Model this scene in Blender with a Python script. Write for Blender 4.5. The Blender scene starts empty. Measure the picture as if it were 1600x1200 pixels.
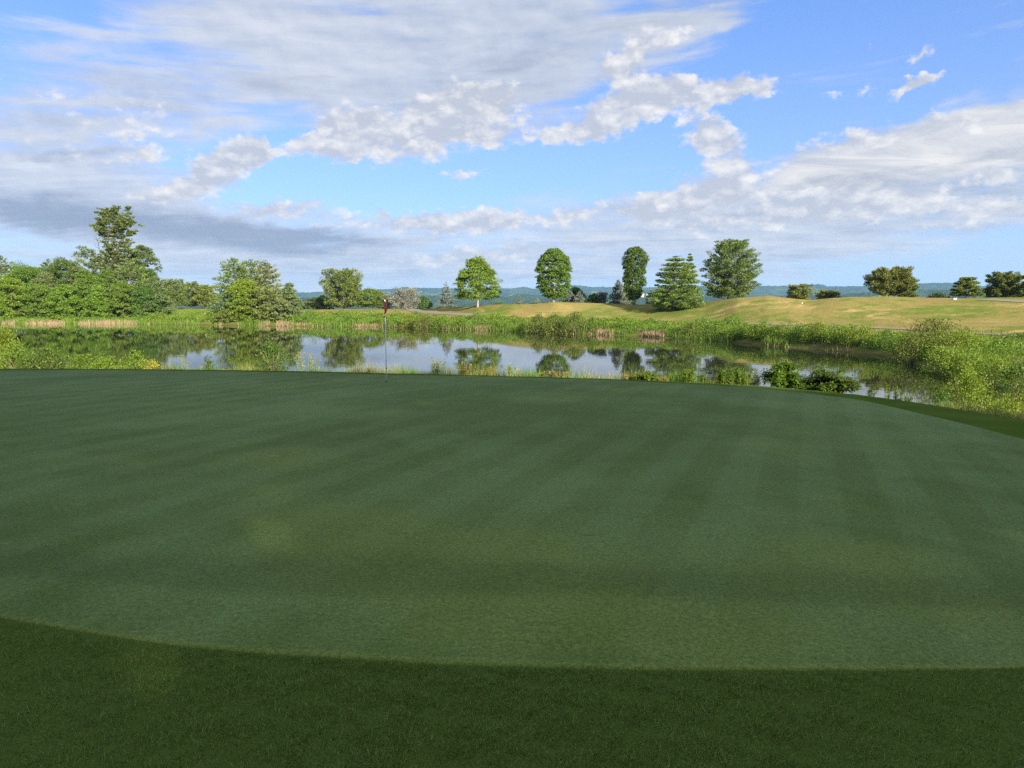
import bpy, math
import numpy as np
from math import radians as rad, tan, atan, cos, sin, pi
S = bpy.context.scene
COL = S.collection
# ------------------------------------------------------------------ camera
F = 1109.0                      # focal length in pixels of the 1600 px wide photograph
PITCH = atan(130.0 / F)
CAMZ = 4.2                      # the pond's surface is z = 0
cam = bpy.data.cameras.new('camera'); camo = bpy.data.objects.new('camera', cam); COL.objects.link(camo)
cam.sensor_width = 36.0; cam.lens = 36.0 * F / 1600.0
cam.clip_start = 0.05; cam.clip_end = 40000
camo.location = (0, 0, CAMZ); camo.rotation_euler = (pi / 2 - PITCH, 0, 0)
S.camera = camo
S.view_settings.view_transform = 'Standard'; S.view_settings.look = 'None'
EXPO = 1.4
S.view_settings.exposure = EXPO; S.view_settings.gamma = 1
S.render.engine = 'CYCLES'
cy = S.cycles
cy.max_bounces = 6; cy.diffuse_bounces = 3; cy.glossy_bounces = 3; cy.transmission_bounces = 3
cy.transparent_max_bounces = 6; cy.volume_bounces = 0
cy.use_denoising = False
cy.sample_clamp_indirect = 4
try: cy.denoiser = 'OPENIMAGEDENOISE'
except Exception: pass

def ray(px, py):                # world direction through a photograph pixel, scaled to y = 1
    v = (600 - py) / F; u = (px - 800) / F
    y = cos(PITCH) + v * sin(PITCH); z = -sin(PITCH) + v * cos(PITCH)
    return np.array([u / y, 1.0, z / y])
def azof(px, py=480): d = ray(px, py); return math.atan2(d[0], d[1])
def elof(px, py): d = ray(px, py); return math.atan2(d[2], math.hypot(d[0], d[1]))

# ------------------------------------------------------------------ sun and sky
SUN_EL = rad(21); SUN_AZ = rad(180 - 30)      # azimuth clockwise from +y (view direction): behind the camera, to the right
sd = bpy.data.lights.new('sun', 'SUN'); sd.energy = 5.0; sd.angle = rad(0.6); sd.color = (1.0, 0.89, 0.70)
so = bpy.data.objects.new('sun', sd); COL.objects.link(so)
sv = (cos(SUN_EL) * sin(SUN_AZ), cos(SUN_EL) * cos(SUN_AZ), sin(SUN_EL))
import mathutils
so.rotation_euler = mathutils.Vector(sv).to_track_quat('Z', 'Y').to_euler(); so.location = (20, -40, 40)

W = bpy.data.worlds.new('World'); S.world = W; W.use_nodes = True
class NT:
    def __init__(s, tree): s.t = tree; s.n = tree.nodes; s.l = tree.links
    def new(s, typ, **kw):
        n = s.n.new(typ)
        for k, v in kw.items(): setattr(n, k, v)
        return n
    def put(s, sock, v):
        if hasattr(v, 'is_linked') or isinstance(v, bpy.types.NodeSocket): s.l.new(v, sock)
        else: sock.default_value = v
    def m(s, op, a, b=None, c=None, clamp=False):
        n = s.new('ShaderNodeMath', operation=op); n.use_clamp = clamp
        s.put(n.inputs[0], a)
        if b is not None: s.put(n.inputs[1], b)
        if c is not None: s.put(n.inputs[2], c)
        return n.outputs[0]
    def vm(s, op, a, b=None, scale=None):
        n = s.new('ShaderNodeVectorMath', operation=op); s.put(n.inputs[0], a)
        if b is not None: s.put(n.inputs[1], b)
        if scale is not None: s.put(n.inputs['Scale'], scale)
        return n.outputs['Value'] if op in ('LENGTH', 'DOT_PRODUCT') else n.outputs[0]
    def sep(s, v): n = s.new('ShaderNodeSeparateXYZ'); s.put(n.inputs[0], v); return n.outputs
    def comb(s, x, y, z=0.0):
        n = s.new('ShaderNodeCombineXYZ'); s.put(n.inputs[0], x); s.put(n.inputs[1], y); s.put(n.inputs[2], z); return n.outputs[0]
    def noise(s, vec, scale, detail=3, rough=.55, dist=0.0, color=False, typ=None):
        n = s.new('ShaderNodeTexNoise'); s.put(n.inputs['Vector'], vec); s.put(n.inputs['Scale'], scale)
        n.inputs['Detail'].default_value = detail; n.inputs['Roughness'].default_value = rough
        n.inputs['Distortion'].default_value = dist
        return n.outputs['Color' if color else 'Fac']
    def ss(s, v, a, b, lo=0.0, hi=1.0):
        n = s.new('ShaderNodeMapRange'); n.interpolation_type = 'SMOOTHSTEP'
        s.put(n.inputs[0], v)
        for i, q in enumerate((a, b, lo, hi)): s.put(n.inputs[1 + i], q)
        return n.outputs[0]
    def mix(s, f, a, b, mode='MIX'):
        n = s.new('ShaderNodeMix', data_type='RGBA', blend_type=mode)
        s.put(n.inputs[0], f); s.put(n.inputs[6], a if not isinstance(a, tuple) else (*a[:3], 1)); s.put(n.inputs[7], b if not isinstance(b, tuple) else (*b[:3], 1))
        return n.outputs[2]
w = NT(W.node_tree); w.n.clear()
outw = w.new('ShaderNodeOutputWorld'); bg = w.new('ShaderNodeBackground'); w.l.new(bg.outputs[0], outw.inputs[0])
SKY_K = 0.12
bg.inputs[1].default_value = SKY_K
sky = w.new('ShaderNodeTexSky', sky_type='NISHITA'); sky.sun_disc = False
sky.sun_elevation = SUN_EL; sky.sun_rotation = SUN_AZ; sky.air_density = 1.0; sky.dust_density = 0.6; sky.ozone_density = 2.0
tc = w.new('ShaderNodeTexCoord'); D = tc.outputs['Generated']
dx, dy, dz = w.sep(D)
deg = 180 / pi
az = w.m('MULTIPLY', w.m('ARCTAN2', dx, dy), deg); el = w.m('MULTIPLY', w.m('ARCSINE', dz), deg)
P = w.comb(az, el)
zz = w.m('ADD', w.m('MAXIMUM', dz, 0.0), 0.07)
Q = w.comb(w.m('DIVIDE', dx, zz), w.m('DIVIDE', dy, zz), 0.37)       # a flat cloud deck seen in perspective
E = w.comb(w.m('MULTIPLY', az, 0.1), w.m('MULTIPLY', el, 0.18), 0.0) # upright cloud detail
wn1 = w.vm('SUBTRACT', w.noise(w.vm('SCALE', P, scale=1.0), 0.16, 4, .6, color=True), (0.5, 0.5, 0.5))
Pw = w.vm('ADD', P, w.vm('MULTIPLY', wn1, (6.0, 3.0, 0)))            # warped lookup for ragged outlines
wn2 = w.vm('SUBTRACT', w.noise(P, 0.9, 3, .6, color=True), (0.5, 0.5, 0.5))
Pc = w.vm('ADD', w.vm('ADD', P, w.vm('MULTIPLY', wn1, (2.0, 1.1, 0))), w.vm('MULTIPLY', wn2, (2.0, 1.6, 0)))
def blobs(vec, rows):
    acc = None
    for px, py, hw, hh, rot, amp in rows:
        a0 = azof(px, py) * deg; e0 = elof(px, py) * deg
        ka = (azof(px + 10, py) - azof(px - 10, py)) * deg / 20; ke = (elof(px, py - 10) - elof(px, py + 10)) * deg / 20
        mp = w.new('ShaderNodeMapping', vector_type='TEXTURE'); w.l.new(vec, mp.inputs[0])
        mp.inputs['Location'].default_value = (a0, e0, 0); mp.inputs['Rotation'].default_value = (0, 0, rad(rot))
        mp.inputs['Scale'].default_value = (hw * ka, hh * ke, 1000)
        g = w.new('ShaderNodeTexGradient', gradient_type='SPHERICAL'); w.l.new(mp.outputs[0], g.inputs[0])
        acc = w.m('MULTIPLY', g.outputs['Fac'], amp) if acc is None else w.m('MULTIPLY_ADD', g.outputs['Fac'], amp, acc)
    return acc
veil = blobs(Pw, [(560, 60, 520, 170, 4, 1.5), (110, 180, 400, 95, 8, 1.25), (820, 90, 400, 150, 12, 1.3), (60, 285, 330, 90, 0, 1.05), (60, 70, 260, 60, 0, .5),
    (300, 365, 560, 105, -4, 1.5), (1000, 365, 520, 100, 5, 1.3), (1330, 350, 430, 110, 4, 1.0), (1440, 240, 360, 85, 10, 2.2),
    (300, 440, 700, 60, 0, .75), (900, 425, 700, 40, 0, .5), (1100, 20, 160, 90, 30, .7), (1600, 280, 200, 150, 0, .7)])
cum = blobs(Pc, [(660, 205, 200, 70, 12, 1.3), (730, 168, 110, 62, 10, 1.1), (530, 208, 80, 60, 20, 1.1), (345, 265, 110, 46, 28, 1.3), (402, 234, 46, 36, 0, 1.1),
    (462, 232, 36, 24, 30, .8), (285, 290, 100, 22, 20, .7), (970, 172, 150, 52, 20, 1.2), (970, 106, 70, 36, 15, .9), (1045, 150, 100, 44, 0, .9),
    (1152, 142, 100, 32, 0, 1.3), (1112, 216, 80, 52, -35, 1.25), (850, 212, 130, 26, 5, .7), (720, 344, 130, 30, 4, .9), (900, 338, 300, 34, 7, .72),
    (1090, 300, 150, 44, 18, 1.0), (1230, 300, 200, 24, 6, .5), (1370, 300, 190, 26, 4, .65), (1560, 276, 80, 20, 0, .9), (1560, 325, 90, 26, 0, .8),
    (1428, 131, 75, 17, 10, 1.1), (1445, 86, 46, 24, 25, .75), (1330, 76, 60, 14, 10, .35), (1320, 145, 90, 16, 5, .45), (720, 273, 100, 16, 0, .6), (1500, 360, 120, 22, 0, .7), (1180, 330, 300, 40, 4, .45), (1420, 330, 260, 40, 4, .45), (200, 210, 260, 50, 4, .5), (200, 250, 150, 26, 4, .5), (420, 335, 260, 30, -6, .5), (700, 400, 300, 30, 3, .4), (1540, 185, 260, 34, 6, .7), (1330, 222, 240, 34, 14, .75),
    (620, 345, 160, 22, -6, .6), (470, 320, 110, 22, 10, .6), (1020, 60, 190, 60, 15, .55), (120, 150, 300, 50, 0, .45), (780, 395, 220, 20, 3, .5), (1250, 340, 330, 30, 5, .6), (600, 330, 26, 10, 0, .6)])
dark = blobs(Pw, [(260, 352, 430, 50, -5, 1.3), (520, 372, 240, 28, -4, .7), (95, 232, 130, 22, 0, .8), (1340, 292, 190, 30, 6, 1.0), (830, 95, 300, 70, 10, .6),
    (60, 340, 200, 60, 0, .6), (1340, 418, 420, 12, 0, .6), (800, 433, 380, 9, 0, .5), (250, 100, 500, 40, 0, .3), (1150, 345, 400, 30, 5, .35), (1560, 250, 160, 26, 6, .5), (640, 410, 300, 14, 0, .4)])
nQ = w.noise(Q, 1.1, 7, .6, .6); nE = w.noise(E, 3.2, 8, .66, .3); nE1 = w.noise(E, 3.2, 4, .55, .3); nS = w.noise(w.vm('MULTIPLY', Q, (.55, 1.0, 1)), 2.6, 6, .62, .9)
streak = w.noise(w.comb(w.m('MULTIPLY', az, 0.035), w.m('MULTIPLY', w.m('MULTIPLY_ADD', az, -0.05, el), 0.25)), 2.4, 6, .62, .5)
# veil: thin, soft, streaked
vd = w.m('ADD', w.m('MULTIPLY', veil, 1.2), w.m('MULTIPLY_ADD', streak, 2.6, -1.36))
vd = w.m('ADD', vd, w.m('MULTIPLY_ADD', nQ, 1.7, -.90))
front = w.ss(w.m('ABSOLUTE', az), 42, 70)
vd = w.m('ADD', vd, w.m('MULTIPLY', front, .45))                      # the deck goes on round the sides and behind
vd = w.ss(vd, 0.10, 1.25, 0.0, .93)
over = w.ss(el, 27, 44); vd = w.m('MAXIMUM', vd, w.m('MULTIPLY', over, .95))   # unseen white deck added overhead to brighten and neutralise light on the green
vo = w.new('ShaderNodeTexVoronoi', feature='SMOOTH_F1'); w.put(vo.inputs['Vector'], w.vm('ADD', E, w.vm('MULTIPLY', wn2, (.12, .12, 0)))); vo.inputs['Scale'].default_value = 7.0
vo.inputs['Detail'].default_value = 3.0; vo.inputs['Roughness'].default_value = .55; vo.inputs['Smoothness'].default_value = .35
puff = w.m('SUBTRACT', .45, vo.outputs['Distance'])
cd0 = w.m('ADD', w.m('MULTIPLY', w.m('SUBTRACT', nE, 0.5), 2.5), w.m('MULTIPLY', puff, .6))
cdn = w.m('ADD', w.m('MULTIPLY', cum, 1.8), cd0)
cd = w.ss(cdn, 0.20, 1.0, 0, .97)
cd = w.m('MULTIPLY', cd, w.ss(cum, 0.03, 0.25))
# relief: compare the cloud thickness here and a step towards the light
E2 = w.vm('ADD', E, (0.035, 0.10, 0.0)); nE2 = w.noise(E2, 3.2, 4, .55, .3)
rel = w.m('MULTIPLY', w.m('SUBTRACT', nE1, nE2), 2.4)
litc = w.m('ADD', w.m('ADD', .84, rel), w.m('MULTIPLY_ADD', cdn, -.10, w.m('MULTIPLY_ADD', puff, .9, .08)), clamp=True)
K = 1.0 / (SKY_K * 2 ** EXPO)
def kc(c): return tuple(v * K for v in c)
ccol = w.mix(litc, kc((.56, .60, .70)), kc((.94, .93, .93)))
dk = w.ss(w.m('ADD', dark, w.m('MULTIPLY_ADD', streak, 2.6, -1.36)), 0.1, 1.15)
vl = w.m('ADD', w.m('MULTIPLY_ADD', w.m('MULTIPLY', w.m('ADD', nS, streak), .5), 3.0, -1.0), w.m('MULTIPLY', rel, .4), clamp=True)
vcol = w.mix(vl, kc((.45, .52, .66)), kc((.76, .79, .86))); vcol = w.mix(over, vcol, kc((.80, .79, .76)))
vcol = w.mix(w.m('MULTIPLY', dk, .84), vcol, kc((.26, .315, .44)))
hor = w.ss(el, 0.0, 9.0)
blue = w.mix(1.0, sky.outputs[0], (0.42, .57, .98), 'MULTIPLY')
grad = w.mix(w.ss(el, 0, 28), kc((.44, .61, .90)), kc((.17, .36, .77)))
skyc = w.mix(0.62, blue, grad)
skyc = w.mix(w.m('MULTIPLY_ADD', hor, -.6, .6), skyc, kc((.55, .70, .88)))
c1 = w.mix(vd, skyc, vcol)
lens = blobs(w.vm('ADD', P, w.vm('MULTIPLY', wn1, (2.2, 1.0, 0))), [(1440, 240, 330, 62, 8, 1.5), (1560, 215, 240, 60, 6, .8), (1330, 268, 170, 26, 6, .6)])
ld = w.ss(w.m('ADD', lens, w.m('MULTIPLY_ADD', streak, 1.3, -.66)), .10, .62, 0, .96)
lcol = w.mix(w.m('ADD', w.ss(nS, .32, .66), w.m('MULTIPLY', rel, .3), clamp=True), kc((.60, .63, .71)), kc((.90, .885, .87)))
lcol = w.mix(w.m('MULTIPLY', dk, .8), lcol, kc((.36, .41, .52)))
c1 = w.mix(ld, c1, lcol)
c2 = w.mix(w.m('MULTIPLY', cd, w.m('MULTIPLY_ADD', dk, -.5, 1.0)), c1, ccol)
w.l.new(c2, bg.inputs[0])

# ------------------------------------------------------------------ mesh helpers
def mesh(name, V, Fc, mats, smooth=False, mi=None):
    """V (n,3); Fc (m,k) faces of one size or a list of such arrays"""
    me = bpy.data.meshes.new(name)
    V = np.asarray(V, dtype=np.float32)
    if not isinstance(Fc, list): Fc = [Fc]
    Fc = [np.asarray(f, dtype=np.int32) for f in Fc if len(f)]
    lt = np.concatenate([np.full(len(f), f.shape[1], np.int32) for f in Fc]); li = np.concatenate([f.ravel() for f in Fc])
    me.vertices.add(len(V)); me.vertices.foreach_set('co', V.ravel())
    me.loops.add(len(li)); me.loops.foreach_set('vertex_index', li)
    me.polygons.add(len(lt)); me.polygons.foreach_set('loop_start', np.concatenate([[0], np.cumsum(lt)[:-1]]).astype(np.int32))
    me.polygons.foreach_set('loop_total', lt)
    if mi is not None: me.polygons.foreach_set('material_index', np.asarray(mi, dtype=np.int32))
    if smooth: me.polygons.foreach_set('use_smooth', np.ones(len(lt), bool))
    me.update(calc_edges=True)
    for m_ in (mats if isinstance(mats, (list, tuple)) else [mats]): me.materials.append(m_)
    return me
def link(name, me, parent=None, loc=(0, 0, 0), rz=0):
    o = bpy.data.objects.new(name, me); COL.objects.link(o); o.location = loc; o.rotation_euler = (0, 0, rz)
    if parent: o.parent = parent
    return o
def tag(o, label=None, cat=None, group=None, kind=None):
    if label: o['label'] = label
    if cat: o['category'] = cat
    if group: o['group'] = group
    if kind: o['kind'] = kind
    return o
def empty(name, loc, rz=0):
    o = bpy.data.objects.new(name, None); COL.objects.link(o); o.location = loc; o.rotation_euler = (0, 0, rz); o.empty_display_size = .3
    return o
class MB:
    def __init__(s): s.v = []; s.q = []; s.t = []; s.n = 0
    def add(s, V, q=None, t=None):
        V = np.asarray(V, float)
        if q is not None and len(q): s.q.append(np.asarray(q) + s.n)
        if t is not None and len(t): s.t.append(np.asarray(t) + s.n)
        s.v.append(V); s.n += len(V)
    def tube(s, pts, radii, k=7, cap=True):
        pts = np.asarray(pts, float); n = len(pts)
        tg = np.gradient(pts, axis=0); tg /= np.linalg.norm(tg, axis=1)[:, None] + 1e-9
        ref = np.where(np.abs(tg[:, 2:3]) > .9, np.array([[1., 0, 0]]), np.array([[0, 0, 1.]]))
        a = np.cross(tg, ref); a /= np.linalg.norm(a, axis=1)[:, None] + 1e-9; b = np.cross(tg, a)
        th = np.arange(k) * 2 * pi / k
        V = (pts[:, None] + (a[:, None] * np.cos(th)[None, :, None] + b[:, None] * np.sin(th)[None, :, None]) * np.asarray(radii)[:, None, None]).reshape(-1, 3)
        i = np.arange(n - 1)[:, None] * k; j = np.arange(k)[None]; j2 = (j + 1) % k
        q = np.stack([i + j, i + j2, i + k + j2, i + k + j], -1).reshape(-1, 4)
        t = None
        if cap:
            V = np.vstack([V, pts[:1], pts[-1:]]); c0 = n * k
            jj = np.arange(k); t = np.vstack([np.stack([(jj + 1) % k, jj, np.full(k, c0)], -1), np.stack([(n - 1) * k + jj, (n - 1) * k + (jj + 1) % k, np.full(k, c0 + 1)], -1)])
        s.add(V, q, t)
    def box(s, c, h, rz=0):
        c = np.asarray(c, float); g = np.array([[x, y, z] for x in (-1, 1) for y in (-1, 1) for z in (-1, 1)], float) * np.asarray(h)
        R = np.array([[cos(rz), -sin(rz), 0], [sin(rz), cos(rz), 0], [0, 0, 1]]); g = g @ R.T + c
        s.add(g, [[0, 1, 3, 2], [4, 6, 7, 5], [0, 4, 5, 1], [2, 3, 7, 6], [0, 2, 6, 4], [1, 5, 7, 3]])
    def leaves(s, P, N, L, Wd, up=None, rng=None):
        """rhombic leaves: P centres, N axis directions along the leaf, random roll"""
        n = len(P); N = N / (np.linalg.norm(N, axis=1)[:, None] + 1e-9)
        r = rng.normal(size=(n, 3)); 
        if up is not None: r = r * (1 - up) + np.cross(N, np.array([0, 0, 1.]) + 1e-6) * up * 2
        a = np.cross(N, r); a /= np.linalg.norm(a, axis=1)[:, None] + 1e-9
        b = np.cross(N, a)
        L = np.broadcast_to(L, (n,))[:, None]; Wd = np.broadcast_to(Wd, (n,))[:, None]
        V = np.stack([P - N * L * .5, P + b * Wd * .5 + a * Wd * .12, P + N * L * .5, P - b * Wd * .5 + a * Wd * .12], 1).reshape(-1, 3)
        s.add(V, np.arange(n * 4).reshape(-1, 4))
    def build(s, name, mat, parent=None, smooth=False, loc=(0, 0, 0), rz=0):
        V = np.vstack(s.v); fs = []
        if s.q: fs.append(np.vstack(s.q))
        if s.t: fs.append(np.vstack(s.t))
        return link(name, mesh(name, V, fs, mat, smooth), parent, loc, rz)

# ------------------------------------------------------------------ materials
def newmat(name):
    m = bpy.data.materials.new(name); m.use_nodes = True; t = NT(m.node_tree); t.n.clear()
    o = t.new('ShaderNodeOutputMaterial'); return m, t, o
def leafmat(name, c, c2=None, var=.35, trans=.35, gloss=.02, hue=.03, rough=.5):
    """c main leaf colour, c2 colour of some leaves; random tint per leaf and per plant"""
    m, t, o = newmat(name)
    g = t.new('ShaderNodeNewGeometry'); rnd = g.outputs['Random Per Island']
    oi = t.new('ShaderNodeObjectInfo')
    col = t.mix(t.ss(rnd, .35, .95), c, c2 or tuple(v * 1.25 for v in c))
    hs = t.new('ShaderNodeHueSaturation'); t.put(hs.inputs['Color'], col)
    t.put(hs.inputs['Hue'], t.m('MULTIPLY_ADD', oi.outputs['Random'], hue, .5 - hue / 2))
    r2 = t.m('FRACT', t.m('MULTIPLY', rnd, 13.7))
    t.put(hs.inputs['Value'], t.m('MULTIPLY_ADD', r2, var, 1 - var / 2))
    t.put(hs.inputs['Saturation'], 1.0)
    p = t.new('ShaderNodeBsdfDiffuse'); t.put(p.inputs[0], hs.outputs[0])
    tr = t.new('ShaderNodeBsdfTranslucent'); t.put(tr.inputs[0], t.mix(1, hs.outputs[0], (1.25, 1.2, .6), 'MULTIPLY'))
    mx = t.new('ShaderNodeMixShader'); mx.inputs[0].default_value = trans; t.l.new(p.outputs[0], mx.inputs[1]); t.l.new(tr.outputs[0], mx.inputs[2])
    gl = t.new('ShaderNodeBsdfGlossy'); gl.inputs['Roughness'].default_value = rough
    m2 = t.new('ShaderNodeMixShader'); m2.inputs[0].default_value = gloss; t.l.new(mx.outputs[0], m2.inputs[1]); t.l.new(gl.outputs[0], m2.inputs[2])
    t.l.new(m2.outputs[0], o.inputs[0]); return m
def solid(name, c, rough=.7, var=.25, scale=8, metal=0):
    m, t, o = newmat(name); p = t.new('ShaderNodeBsdfPrincipled')
    tcn = t.new('ShaderNodeTexCoord'); n = t.noise(tcn.outputs['Object'], scale, 4)
    t.put(p.inputs['Base Color'], t.mix(n, tuple(v * (1 - var) for v in c), tuple(v * (1 + var) for v in c)))
    p.inputs['Roughness'].default_value = rough; p.inputs['Metallic'].default_value = metal
    t.l.new(p.outputs[0], o.inputs[0]); return m
M = {}
M['leaf'] = leafmat('leaf_mid', (0.096, 0.166, 0.020), (0.141, 0.222, 0.026), .5, .35)
M['leaf_dark'] = leafmat('leaf_dark', (0.070, 0.126, 0.022), (0.102, 0.174, 0.029), .5)
M['leaf_bright'] = leafmat('leaf_bright', (.13, .22, .022), (.20, .28, .025), .45, .4)
M['leaf_grey'] = leafmat('leaf_grey', (0.116, 0.165, 0.054), (0.170, 0.214, 0.081), .5)
M['willow'] = leafmat('willow_leaf', (.14, .22, .024), (.195, .265, .03), .55, .4)
M['willow_olive'] = leafmat('willow_leaf_olive', (.105, .145, .026), (.165, .195, .038), .7, .35)
M['pine'] = leafmat('pine_needles', (0.125, 0.188, 0.045), (0.181, 0.244, 0.056), .55, .2)
M['pine_light'] = leafmat('pine_needles_light', (0.154, 0.215, 0.044), (0.198, 0.248, 0.055), .5, .2)
M['pine_olive'] = leafmat('pine_needles_olive', (.165, .20, .05), (.21, .235, .065), .6, .2)
M['spruce'] = leafmat('spruce_needles', (0.138, 0.206, 0.045), (0.188, 0.263, 0.056), .5, .15)
M['blue_spruce'] = leafmat('blue_spruce_needles', (.15, .19, .155), (.24, .27, .24), .5, .15)
M['blue_brown'] = leafmat('faded_spruce_needles', (.22, .24, .20), (.25, .235, .18), .5, .15)
M['leaf_far'] = leafmat('leaf_far', (.07, .115, .035), (.10, .14, .04), .5)
M['leaf_gold'] = leafmat('leaf_gold', (0.306, 0.306, 0.038), (0.383, 0.340, 0.060), .4, .4)
M['herb'] = leafmat('herb_leaf', (.115, .20, .022), (.17, .25, .028), .6, .4, hue=.02)
M['herb_pale'] = leafmat('herb_leaf_pale', (.26, .33, .10), (.36, .40, .13), .4, .4)
M['herb_dry'] = leafmat('dry_grass_blade', (0.336, 0.288, 0.136), (0.400, 0.320, 0.176), .5, .3)
M['reed'] = leafmat('dry_reed', (.27, .22, .12), (.35, .285, .165), .7, .25)
M['orange'] = leafmat('rusty_plant', (.33, .23, .09), (.40, .31, .11), .5, .3)
M['bark'] = solid('bark', (.13, .105, .08), .9, .4, 5)
M['bark_pale'] = solid('bark_pale', (.34, .28, .22), .9, .3, 5)
M['dead'] = solid('dead_wood', (.30, .27, .24), .9, .2, 5)
M['stem'] = solid('stem', (.16, .14, .07), .9, .3, 20)
M['stem_green'] = solid('stem_green', (.18, .26, .07), .8, .3, 20)

# ------------------------------------------------------------------ the lie of the land (polar tables round the viewpoint)
def slope(py, px=800): return -ray(px, py)[2]
def tab(rows):                    # rows (px, depth) -> azimuth, range
    a = np.array([azof(p) for p, d in rows]); d = np.array([d for p, d in rows], float)
    return a, d / np.cos(a)
EDGE = tab([(-600, 17), (-200, 22.5), (0, 22.6), (200, 22.4), (400, 22.0), (604, 21.1), (800, 20.3), (1000, 19.3), (1200, 17.9), (1350, 16.3), (1450, 15.0), (1600, 12.9), (1800, 10.5), (2400, 8)])
EDGEZ = (EDGE[0], np.array([2.05] * 9 + [2.04, 2.03, 2.04, 2.1, 2.2]))
SHORE = tab([(-900, 70), (-300, 118), (0, 131), (230, 129), (330, 124), (450, 118), (600, 115), (700, 106), (800, 97), (860, 92), (1000, 85), (1100, 76), (1200, 67), (1300, 60.5), (1400, 53), (1440, 46), (1500, 39), (1560, 33), (1700, 28), (2300, 22)])
VEG = tab([(-900, 80), (-300, 128), (0, 146), (230, 150), (330, 150), (480, 143), (600, 132), (700, 117), (850, 110), (1000, 98), (1200, 78), (1400, 64), (1500, 58), (1600, 52), (1700, 47), (2300, 40)])
VEGZ = (VEG[0], -.35 + np.array([1.6, 1.5, 1.5, 1.6, 1.8, 2.0, 1.9, 1.75, 1.7, 1.7, 1.6, 1.6, 1.5, 1.5, 1.5, 1.5]))
RD = [(-900, 160, 2.6), (0, 180, 2.4), (330, 175, 2.4), (480, 168, 2.1), (600, 160, 2.35), (645, 152, 2.35), (700, 146, 2.85), (745, 134, 3.3), (800, 124, 3.72), (865, 118, 4.02), (930, 119, 3.85), (1000, 118, 3.6), (1050, 116, 3.75), (1100, 112, 3.95),
      (1150, 102, 4.6), (1200, 100, 4.92), (1240, 98, 4.5), (1265, 97, 4.3), (1320, 96, 4.7), (1390, 95, 4.78), (1450, 94, 4.62), (1500, 93, 4.5), (1550, 92, 4.62), (1600, 91, 4.66), (1700, 90, 4.7), (2300, 90, 4.7)]
RIDGE = tab([(p, d) for p, d, z in RD]); RIDGEZ = (RIDGE[0], np.array([z for p, d, z in RD]))
COLLAR = [(-300, 905), (0, 968), (200, 999), (400, 1021), (700, 1037), (1000, 1042), (1300, 1036), (1600, 1021), (1900, 1000)]
POND_A = np.array([-1.9, -1.25, -1.1, azof(1490), azof(1590), 1.9]); POND_Z = np.array([1.9, 1.6, -.9, -.9, .7, 1.6])
_rs = np.random.default_rng(5); _wv = [(_rs.uniform(0, 2 * pi), _rs.uniform(0, 6.28), k) for k in range(24)]
def undul(x, y, lo, hi, a):       # smooth random undulation from sines with wavelengths lo..hi metres
    z = 0
    for i, (th, ph, k) in enumerate(_wv):
        L = lo * (hi / lo) ** (i / 23.0)
        z = z + np.sin((x * cos(th) + y * sin(th)) * 2 * pi / L + ph)
    return z * a / 4.0
def height(x, y):
    x = np.asarray(x, float); y = np.asarray(y, float)
    a = np.arctan2(x, y); r = np.hypot(x, y)
    it = lambda T: np.interp(a, T[0], T[1])
    e, ez, sh, vg, vz, rg, rz_ = it(EDGE), it(EDGEZ), it(SHORE), it(VEG), it(VEGZ), it(RIDGE), it(RIDGEZ)
    pz = np.interp(a, POND_A, POND_Z); pz2 = np.maximum(pz, 0) + .02
    land = np.clip((pz + .9) / 1.6, 0, 1)
    sh = np.maximum(sh, e + 14)
    sh = sh + undul(x, y, 5, 30, .35)
    behind = np.clip((np.abs(a) - 1.3) / .5, 0, 1)
    R = [0 * r, e, e + .7, e + 6.3, e + 8.5, sh - 2.5, sh, sh + 2.5, vg, rg, rg + 30, rg + 90, 500 + 0 * r, 1500 + 0 * r, 7400 + 0 * r]
    Z = [2.6 + 0 * r, ez, ez - .10, .18 * (1 - land) + .6 * land, pz, pz, .06 + pz2, .55 + pz2 * .5, vz, rz_, rz_ - 1.2, -1 + 0 * r, -12 + 0 * r, -55 + 0 * r, -90 + 0 * r]
    z = Z[0] * 1.0
    for k in range(len(R) - 1):
        t = np.clip((r - R[k]) / np.maximum(R[k + 1] - R[k], 1e-3), 0, 1)
        if k in (8, 9, 10): t = t * t * (3 - 2 * t) * .6 + t * .4
        z = np.where(r >= R[k], Z[k] + (Z[k + 1] - Z[k]) * t, z)
    z = z * (1 - behind) + behind * 2.6
    und = np.clip((r - vg) / 10, 0, 1) * np.clip((rg - r) / 12 + .25, .0, 1)
    z = z + und * undul(x, y, 9, 40, .06) + np.clip((r - 130) / 150, 0, 1) * undul(x, y, 40, 300, .4) * (1 - behind)
    g = np.clip((e - r) / 3, 0, 1)
    z = z + g * (undul(x, y, 6, 22, .018))
    return z
H0 = lambda x, y: float(height(np.array([x]), np.array([y]))[0])
def pos(px, D, py=480):           # a spot on the ground in the direction of a photo column, D metres deep
    d = ray(px, py); x = d[0] * D; return (x, D, H0(x, D))
def zat(px, py, D): return CAMZ + ray(px, py)[2] * D

def polar_sheet(name, A, Rr, mats, zoff=0.0, mfun=None):
    a, r = np.meshgrid(A, Rr, indexing='ij'); x = r * np.sin(a); y = r * np.cos(a)
    z = height(x, y) + zoff; V = np.stack([x, y, z], -1).reshape(-1, 3)
    na, nr = a.shape; i, j = np.meshgrid(np.arange(na - 1), np.arange(nr - 1), indexing='ij')
    q = np.stack([i * nr + j, (i + 1) * nr + j, (i + 1) * nr + j + 1, i * nr + j + 1], -1).reshape(-1, 4)
    mi = None
    if mfun is not None:
        c = V[q].mean(1); mi = mfun(np.arctan2(c[:, 0], c[:, 1]), np.hypot(c[:, 0], c[:, 1]))
    return link(name, mesh(name, V, q, mats, True, mi))

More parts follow.
